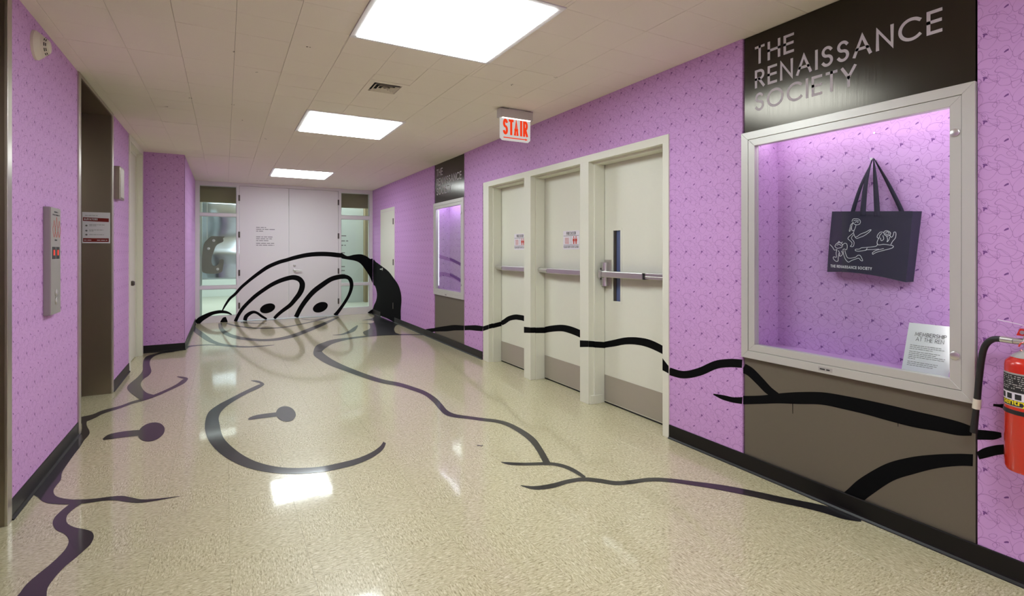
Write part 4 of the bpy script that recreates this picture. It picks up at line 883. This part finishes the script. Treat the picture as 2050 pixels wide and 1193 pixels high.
# rolled sheet and hook
sh = B(); L, R = [], []
for i in range(41):
    q = i / 40; z = .72 + 1.62 * q
    def prof(z_):
        a = max(0, min(1, (z_ - 1.16) / .34))
        return 12.22 - .05 * (z_ - .72) + .25 * a + .10 * max(0, z_ - 1.5) + .05 * math.sin(max(0, z_ - 1.5) * 7.5)
    L.append((-.52, prof(z - .10), z)); R.append((.62, prof(z + .16) + .03, z))
sh.ribbon(L, R)
ss = sh.done('metal_sheet', 'sheet', None, smooth=True)
md = ss.modifiers.new('thickness', 'SOLIDIFY'); md.thickness = .004
tag(ss, 'shiny rolled metal sheet hanging in gallery behind the zinc hook', 'metal sheet')
sb = B().cyl((-.50, 12.52, 2.3), (-.50, 12.52, 3.3), .004, 6).done('hanging_wire', 'chrome', ss); B().cyl((.60, 12.45, 2.3), (.60, 12.45, 3.3), .004, 6).done('hanging_wire', 'chrome', ss)
hk = thing('metal_hook', 'grey zinc hook-shaped cutout seen through the glass sidelight', 'sculpture', loc=(-.2, 11.6, .85))
hook_pts = [p for k, p in POL if k == 'hook'][0]
hp = catmull([Vector(p) for p in hook_pts], 3, True)
in_thing(hk, B().prism([(p.x, 11.6, p.y) for p in hp], (0, .03, 0)).done('plate', 'zinc'))
for x, z in ((-.189, 1.51), (-.122, .949), (-.275, 1.352)):
    in_thing(hk, B().lathe([(.026, 0), (.026, .006), (.014, .008), (.013, .02)], (x, 11.6, z), (0, -1, 0), 14).done('bolt', 'chrome', smooth=True))
in_thing(hk, B().cyl((-.3, 11.615, 1.5), (-.3, 11.615, 3.3), .004, 6).done('hanging_wire', 'chrome'))

# ------------------------------------------------------------------ ceiling fixtures
names = ['largest light panel above the near end of the corridor', 'light panel between the vent and the farthest light', 'farthest and smallest light panel before white doors',
         'light panel behind the viewer above corridor', 'light panel at the back end behind the viewer']
for k, (x0, x1, y0, y1) in enumerate(LIGHTS):
    t = thing('ceiling_light', 'square white ' + names[k], 'ceiling light', group='ceiling light panels', loc=((x0 + x1) / 2, (y0 + y1) / 2, H))
    w = .036
    for (a, b, c, d) in ((x0, x1, y0, y0 + w), (x0, x1, y1 - w, y1), (x0, x0 + w, y0 + w, y1 - w), (x1 - w, x1, y0 + w, y1 - w)):
        in_thing(t, box('frame_bar', 'white', None, (a + .001, b - .001, c, d, H - .006, H + .010), bev=.0015))
    in_thing(t, box('diffuser', 'light', None, (x0 + w, x1 - w, y0 + w, y1 - w, H - .012, H + .008), bev=.002))
x0, x1, y0, y1 = VENT
v = thing('ceiling_vent', 'square white air vent with nested louvres in the ceiling', 'vent', loc=((x0 + x1) / 2, (y0 + y1) / 2, H))
for (a, b, c, d) in ((x0, x1, y0, y0 + .045), (x0, x1, y1 - .045, y1), (x0, x0 + .045, y0 + .045, y1 - .045), (x1 - .045, x1, y0 + .045, y1 - .045)):
    in_thing(v, box('frame_bar', 'ceil', None, (a, b, c, d, H - .004, H + .010)))
in_thing(v, box('dark_duct_plate', 'dark', None, (x0 + .045, x1 - .045, y0 + .045, y1 - .045, H + .0095, H + .0120)))  # flat black plate painted as the dark depth above the louvres
cx, cy = (x0 + x1) / 2, (y0 + y1) / 2
for k, (r0, r1) in enumerate(((.094, .072), (.062, .042), (.032, .012))):
    b = B()
    A = [(cx + sx * r0, cy + sy * r0, H - .010) for sx, sy in ((-1, -1), (1, -1), (1, 1), (-1, 1))]
    C = [(cx + sx * r1, cy + sy * r1, H + .006) for sx, sy in ((-1, -1), (1, -1), (1, 1), (-1, 1))]
    for i in range(4): b.prism([A[i], A[(i + 1) % 4], C[(i + 1) % 4], C[i]], (0, 0, .0015))
    in_thing(v, b.done('louvre', 'off_white'))
in_thing(v, B().lathe([(.012, 0), (.010, .006), (.004, .008)], (cx, cy, H + .004), (0, 0, -1), 12).done('screw_knob', 'darkmetal', smooth=True))

# stair sign
s = thing('exit_sign', 'lit hanging stair sign with red letters and arrow', 'sign', loc=(2.27, 3.97, H))
in_thing(s, box('housing', 'grey_plastic', None, (2.105, 2.440, 3.955, 4.025, 2.482, 2.558), bev=.003))
in_thing(s, box('canopy', 'grey_plastic', None, (2.19, 2.36, 3.965, 4.015, 2.556, H - .0005), bev=.002))
b = B().prism([(2.116, 3.984, 2.483), (2.428, 3.984, 2.483), (2.428, 3.984, 2.305), (2.405, 3.984, 2.285), (2.139, 3.984, 2.285), (2.116, 3.984, 2.305)], (0, .008, 0))
ap_ = in_thing(s, b.done('acrylic_panel', 'sign_white'))
sf = lambda u, v: (2.150 + u, 3.9834, v)
t = B()
SIGN_X = 0.0
for ch, u in (('S', 0), ('T', .060), ('A', .113), ('I', .176), ('R', .207)):
    text_on(t, ch, sf, .140, .0225, 0, xs={'A': .27, 'S': .50, 'T': .46, 'I': 1, 'R': .46}[ch], org=(u - .006, 2.336))
t.poly([sf(0, 2.306), sf(.225, 2.306), sf(.225, 2.300), sf(.250, 2.3105), sf(.225, 2.321), sf(.225, 2.315), sf(0, 2.315)])
sub(t.done('red_lettering', 'sign_red'), ap_)
in_thing(s, box('tube', 'sign_tube', None, (2.13, 2.415, 3.958, 3.975, 2.477, 2.483)))

# ------------------------------------------------------------------ tote bag in the near case
bag = thing('tote_bag', 'dark navy canvas tote bag printed with white line figures', 'bag', loc=(2.87, 1.38, 1.17))
def bagx(y, z):
    u = (1.583 - y) / .40; w = (1.512 - z) / .345
    return 2.848 - .012 * math.sin(max(0, min(1, u)) * math.pi) * max(0, w) - .004 * math.sin(u * 9 + w * 4) * w
TL, TR, BL, BR = (1.556, 1.513), (1.186, 1.490), (1.583, 1.188), (1.214, 1.166)
NU, NV = 22, 16
b = B(); F_, K_ = [], []
for i in range(NU + 1):
    u = i / NU; fr_, br_ = [], []
    for j in range(NV + 1):
        w = j / NV
        y = (TL[0] * (1 - u) + TR[0] * u) * (1 - w) + (BL[0] * (1 - u) + BR[0] * u) * w
        z = (TL[1] * (1 - u) + TR[1] * u) * (1 - w) + (BL[1] * (1 - u) + BR[1] * u) * w
        z += -.008 * math.sin(u * math.pi) * (1 - w) * 0 + w * (.010 * math.sin(u * math.pi * 1.3) - .006 * max(0, u - .75) / .25)
        fr_.append(b.bm.verts.new((bagx(y, z), y, z)))
        br_.append(b.bm.verts.new((2.900 - .02 * w * 0, y - .016 * u * (1 - .4 * w), z + .001)))
    F_.append(fr_); K_.append(br_)
for i in range(NU):
    for j in range(NV):
        b.bm.faces.new((F_[i][j], F_[i + 1][j], F_[i + 1][j + 1], F_[i][j + 1])); b.bm.faces.new((K_[i][j], K_[i][j + 1], K_[i + 1][j + 1], K_[i + 1][j]))
    b.bm.faces.new((F_[i][NV], F_[i + 1][NV], K_[i + 1][NV], K_[i][NV]))
for j in range(NV):
    b.bm.faces.new((F_[0][j], F_[0][j + 1], K_[0][j + 1], K_[0][j])); b.bm.faces.new((F_[NU][j], K_[NU][j], K_[NU][j + 1], F_[NU][j + 1]))
body = in_thing(bag, b.done('body', 'canvas', smooth=True))
hem = B(); P = [(TL[0] * (1 - u) + TR[0] * u, TL[1] * (1 - u) + TR[1] * u) for u in [i / 20 for i in range(21)]]
hem.ribbon([(bagx(y, z) - .0012, y, z + .001) for y, z in P], [(bagx(y, z - .02) - .0012, y, z - .020) for y, z in P]); sub(hem.done('hem', 'canvas'), body)
AP = (1.371, 1.770)
def strap(y0, z0, y1, z1, x, xa, wd):
    m = B()
    for (ya, za, sg) in ((y0, z0, 1), (y1, z1, -1)):
        P = [(x, ya, za - .03), (x, ya, za), (x * .55 + xa * .45 - .006, ya + (AP[0] - ya) * .5 + sg * .006, za + (AP[1] - za) * .52), (xa, AP[0] + sg * .004, AP[1])]
        P = catmull([Vector(p) for p in P], 6)
        L, R = [], []
        for i, p in enumerate(P):
            d = (P[min(i + 1, len(P) - 1)] - P[max(i - 1, 0)]).normalized()
            k = i / (len(P) - 1)
            side = Vector((0, 1, 0)).lerp(Vector((.9, .3, 0)), k ** 2 * .9).normalized()
            side = (side - d * side.dot(d)).normalized()
            L.append(p + side * wd / 2); R.append(p - side * wd / 2)
        m.ribbon(L, R)
    o = in_thing(bag, m.done('strap', 'canvas', smooth=True)); md = o.modifiers.new('thickness', 'SOLIDIFY'); md.thickness = .0025; return o
strap(1.402, 1.512, 1.338, 1.505, 2.8455, 2.872, .027)
strap(1.477, 1.514, 1.253, 1.497, 2.8985, 2.885, .021)
art = B()
for k, L, R in RIB:
    if k == 'bagart':
        P = catmull([Vector((p[0] + q[0], p[1] + q[1])) / 2 for p, q in zip(L, R)], 4)
        for a, c in zip(P, P[1:]):
            d = c - a
            if d.length < 1e-6: continue
            d.normalize(); n_ = Vector((-d.y, d.x)) * .0013; a2, c2 = a - d * .0006, c + d * .0006
            art.poly([(bagx(q.x, q.y) - .0016, q.x, q.y) for q in (a2 + n_, c2 + n_, c2 - n_, a2 - n_)])
sub(art.done('figure_print', 'white_print'), body)
t = B(); text_on(t, 'THE RENAISSANCE SOCIETY', lambda u, v: (bagx(1.563 - u, 1.214 + v - u * .045) - .0016, 1.563 - u, 1.214 + v - u * .045), .0150, .0028, .17, width=.208)
sub(t.done('lettering', 'white_print'), body)
pin = B().cyl((2.912, 1.371, 1.766), (2.862, 1.371, 1.769), .003, 10).lathe([(.006, 0), (.006, .003)], (2.862, 1.371, 1.769), (-1, 0, 0), 12).done('wall_pin', 'chrome'); tag(pin, 'steel pin carrying the tote bag straps', 'pin')
pin = B().cyl((2.912, 1.373, 1.905), (2.895, 1.373, 1.905), .0015, 8).lathe([(.004, 0), (.004, .002)], (2.895, 1.373, 1.905), (-1, 0, 0), 10).done('wall_pin', 'chrome'); tag(pin, 'small bare pin high on the case back above bag', 'pin')

# membership card leaning in the case
cd = thing('info_card', 'white membership card leaning in lower corner of near case', 'card', loc=(2.76, 1.09, .738))
C0 = Vector((2.742, 1.188, .740)); UX = Vector((.0, -.186, -.0005)).normalized(); UP = Vector((.035, -.030, .229)).normalized()
UP = (UP - UX * UP.dot(UX) * 0).normalized(); NRM = UX.cross(UP).normalized()
UX = Vector((0.0, -1, 0)); SK = Vector((.030, -.020, .229)); cw, ch_ = .176, .229
cfn = lambda u, v, e=0: tuple(C0 + UX * u + SK * (v / ch_) + Vector((-e, 0, 0)))
bd_ = in_thing(cd, B().prism([cfn(0, 0), cfn(cw, 0), cfn(cw - .0, ch_), cfn(0, ch_)], (.003, 0, .0)).done('board', 'card'))
pf = lambda u, v: cfn(u, v, .0007)
t = B(); text_on(t, 'MEMBERSHIP', pf, .0175, .0018, .12, width=.118, org=(.030, .172)); text_on(t, 'AT THE REN', pf, .0175, .0016, .12, width=.106, org=(.036, .150))
sub(t.done('title_lettering', 'print_black'), bd_)
t = B(); rows_on(t, pf, [(.018, .128, .118), (.018, .120, .13), (.018, .112, .09), (.018, .099, .118), (.018, .091, .105), (.018, .083, .138), (.018, .075, .135), (.018, .067, .03), (.018, .053, .115), (.018, .045, .112), (.018, .037, .1)], .0040, 8)
tag(sub(t.done('body_lettering', 'print_grey'), bd_), kind='stuff')

# ------------------------------------------------------------------ fire extinguisher
EX, EY, ER = 2.600, .707, .075
fe = thing('fire_extinguisher', 'red fire extinguisher with black hose hanging on lilac wall', 'fire extinguisher', loc=(EX, EY, .48))
fp = lambda o: in_thing(fe, o)
fp(B().lathe([(.062, .483), (.070, .487), (ER, .50), (ER, .875), (.073, .888), (.066, .898), (.050, .912), (.034, .922), (.028, .930)], (EX, EY, 0), (0, 0, 1), 40).done('cylinder', 'red', smooth=True))
fp(B().lathe([(.058, .9065), (.0515, .914), (.036, .924), (.030, .931), (.022, .934)], (EX, EY, 0), (0, 0, 1), 36).done('collar', 'label_silver', smooth=True))
fp(B().lathe([(.020, .930), (.020, .950), (.024, .955), (.024, .985), (.018, .992)], (EX, EY, 0), (0, 0, 1), 20).cyl((EX, EY, .962), (EX, EY + .05, .962), .012, 14).done('valve', 'chrome', smooth=True))
fp(B().prism([(EX - .012, EY + .040, .985), (EX - .012, EY + .030, 1.012), (EX - .012, EY - .03, 1.005), (EX - .012, EY - .13, 1.02), (EX - .012, EY - .13, 1.012), (EX - .012, EY - .02, .985)], (.024, 0, 0)).done('lever', 'red'))
fp(B().prism([(EX - .011, EY + .015, .968), (EX - .011, EY - .13, .975), (EX - .011, EY - .13, .966), (EX - .011, EY - .01, .950)], (.022, 0, 0)).done('carry_handle', 'red'))
fp(B().tube([(EX - .02, EY + .03 * math.cos(a), .945 + .022 * math.sin(a)) for a in [i * math.pi / 6 for i in range(12)]], .003, 6, 2).done('pull_ring', 'red', smooth=True))
fp(B().cyl((EX - .018, EY + .022, .998), (EX + .018, EY + .022, .998), .007, 12).done('lever_pin', 'chrome', smooth=True))
fp(B().tube([(EX - .02, EY + .09, 1.038), (EX - .02, EY + .04, 1.03), (EX - .015, EY, 1.02)], .0012, 5, 3).done('seal_tie', 'card'))
fp(B().cyl((EX, EY + .05, .962), (EX + .004, EY + .088, .9625), .0125, 14).done('hose_ferrule', 'chrome', smooth=True))
hose = [(2.604, .79, .9625), (2.612, .822, .956), (2.622, .848, .925), (2.632, .862, .87), (2.640, .872, .79), (2.645, .880, .70)]
fp(B().tube(hose, .0115, 14).done('hose', 'rubber', smooth=True))
fp(B().cyl((2.645, .8795, .705), (2.646, .883, .665), .0135, 14).done('hose_band', 'off_white', smooth=True))
fp(B().cyl((2.646, .883, .667), (2.650, .893, .565), .0105, 14, .0125).done('nozzle', 'rubber', smooth=True))
def on_cyl(r, u, z):          # u: metres along the surface from the label's left edge as seen from the room
    a = math.radians(104) + u / r
    return (EX + r * math.cos(a), EY + r * math.sin(a), z)
def wrap(nm, mat, r, u0, u1, z0, z1, n=14):
    m = B(); m.ribbon([on_cyl(r, u0 + (u1 - u0) * i / n, z0) for i in range(n + 1)], [on_cyl(r, u0 + (u1 - u0) * i / n, z1) for i in range(n + 1)])
    o_ = m.done(nm, mat, smooth=True)
    return sub(o_, lab) if nm != 'label' else fp(o_)
lab = None; lab = wrap('label', 'label_silver', ER + .0005, 0, .18, .728, .852)
wrap('label_print_block', 'print_black', ER + .0009, .008, .172, .782, .846)
wrap('label_white_strip', 'card', ER + .0009, .008, .172, .752, .780)
wrap('label_foot_block', 'print_black', ER + .0009, .008, .172, .732, .751)
t = B(); rows_on(t, lambda u, v: on_cyl(ER + .0013, u, v), [(.012 + (.01 if k % 3 else 0), .838 - .0075 * k, .14) for k in range(7)], .006, 12); tag(sub(t.done('label_lettering', 'label_silver'), lab), kind='stuff')
for k in range(5):
    t = B(); u = .014 + .03 * k
    t.ribbon([on_cyl(ER + .0013, u + .02 * i / 3, .756) for i in range(4)], [on_cyl(ER + .0013, u + .02 * i / 3, .776) for i in range(4)])
    sub(t.done('pictogram', 'print_black'), lab)
tc = bpy.data.curves.new('label_word', 'FONT'); tc.body = 'sentry'; tc.size = .034; tc.space_character = 0.95; tc.offset = .0006
to = bpy.data.objects.new('label_word', tc); COL.objects.link(to)
dg = bpy.context.evaluated_depsgraph_get(); me = bpy.data.meshes.new_from_object(to.evaluated_get(dg)); bpy.data.objects.remove(to)
for vv in me.vertices: vv.co = Vector(on_cyl(ER + .0014, .022 + vv.co.x * 1.1, .736 + vv.co.y * .9))
me.materials.clear(); sub(link('label_word', me, 'print_yellow'), lab)
fp(B().lathe([(ER + .001, .700), (ER + .0025, .701), (ER + .0025, .715), (ER + .001, .716)], (EX, EY, 0), (0, 0, 1), 40).done('strap', 'rubber', smooth=True))
fp(box('wall_bracket', 'rubber', None, (EX + .05, WR - .001, EY - .025, EY + .025, .60, .90)))

sc_ = B().tube([(1.470, 3.092, .004), (1.480, 3.078, .007), (1.492, 3.072, .004), (1.504, 3.080, .003)], .0028, 6, 4).done('paper_scrap', 'print_grey', smooth=True)
tag(sc_, 'tiny dark curled scrap lying on the beige tile floor', 'scrap')

# ------------------------------------------------------------------ painted lines of the mural
EPS = 0.0006
cnt = {}
def plane_fn(key):
    k = cnt.get(key, 0); cnt[key] = k + 1; e = EPS + .00006 * k
    return {'floor': lambda p: (p.x, p.y, e + .0002), 'wall': lambda p: (WR - e, p.x, p.y), 'case1': lambda p: (WR + .008 - e, p.x, p.y), 'case2': lambda p: (WR + .008 - e, p.x, p.y),
            'frame': lambda p: (FX - e, p.x, p.y), 'V1': lambda p: (p.x, 5.351 - (.0005 if p.x < FX + .0538 else .0166), p.y), 'V2': lambda p: (p.x, 4.410 - (.0005 if p.x < FX + .0538 else .0166), p.y), 'V3': lambda p: (p.x, 3.466 - (.0005 if p.x < FX + .0538 else .0166), p.y),
            'leaf1': lambda p: (DX - e, p.x, p.y), 'leaf2': lambda p: (DX - e, p.x, p.y), 'leaf3': lambda p: (DX - e, p.x, p.y),
            'back': lambda p: (p.x, YB - e - .0004, p.y), 'rightmass': lambda p: (WR - .0034, p.x, p.y), 'jut': lambda p: (JX + e, p.x, p.y), 'case2back': lambda p: (2.912 - e, p.x, p.y)}[key]
OWN = {'floor': (floor, 'floor_paint'), 'wall': (wall_right, 'paint'), 'case1': (low1, 'paint'), 'case2': (low2, 'paint'), 'frame': (fr, 'paint'), 'V1': (fr, 'paint'), 'V2': (fr, 'paint'), 'V3': (fr, 'paint'),
       'leaf1': (doors[0], 'paint'), 'leaf2': (doors[1], 'paint'), 'leaf3': (doors[2], 'paint'), 'back': (wall_back, 'paint'), 'rightmass': (wall_right, 'paint'), 'jut': (wall_side, 'paint'), 'case2back': (case2, 'violet_line')}
def adopt(o, par):
    o.parent = par; o.matrix_parent_inverse = Matrix.Translation(par.location).inverted(); return o
for k, L, R in RIB:
    if k not in OWN: continue
    fn = plane_fn(k); par, mat = OWN[k]
    Lc = catmull([Vector(p) for p in L], 6); Rc = catmull([Vector(p) for p in R], 6)
    if k in ('V1', 'V2', 'V3'):              # the line steps over the edge of the door stop
        seg = []
        for e_ in (L, R):
            a, c = Vector(e_[0]), Vector(e_[1]); m_ = a.lerp(c, (FX + .0536 - a.x) / (c.x - a.x)); seg.append((a, m_, Vector((m_.x + .0004, m_.y)), c))
        Lc, Rc = seg
    b = B(); b.ribbon([fn(p) for p in Lc], [fn(p) for p in Rc])
    adopt(b.done('painted_line', mat), par)
for k, P in POL:
    if k not in OWN: continue
    fn = plane_fn(k); par, mat = OWN[k]
    Pc = catmull([Vector(p) for p in P], 4, True)
    b = B(); b.poly([fn(p) for p in Pc])
    adopt(b.done('painted_shape', mat), par)
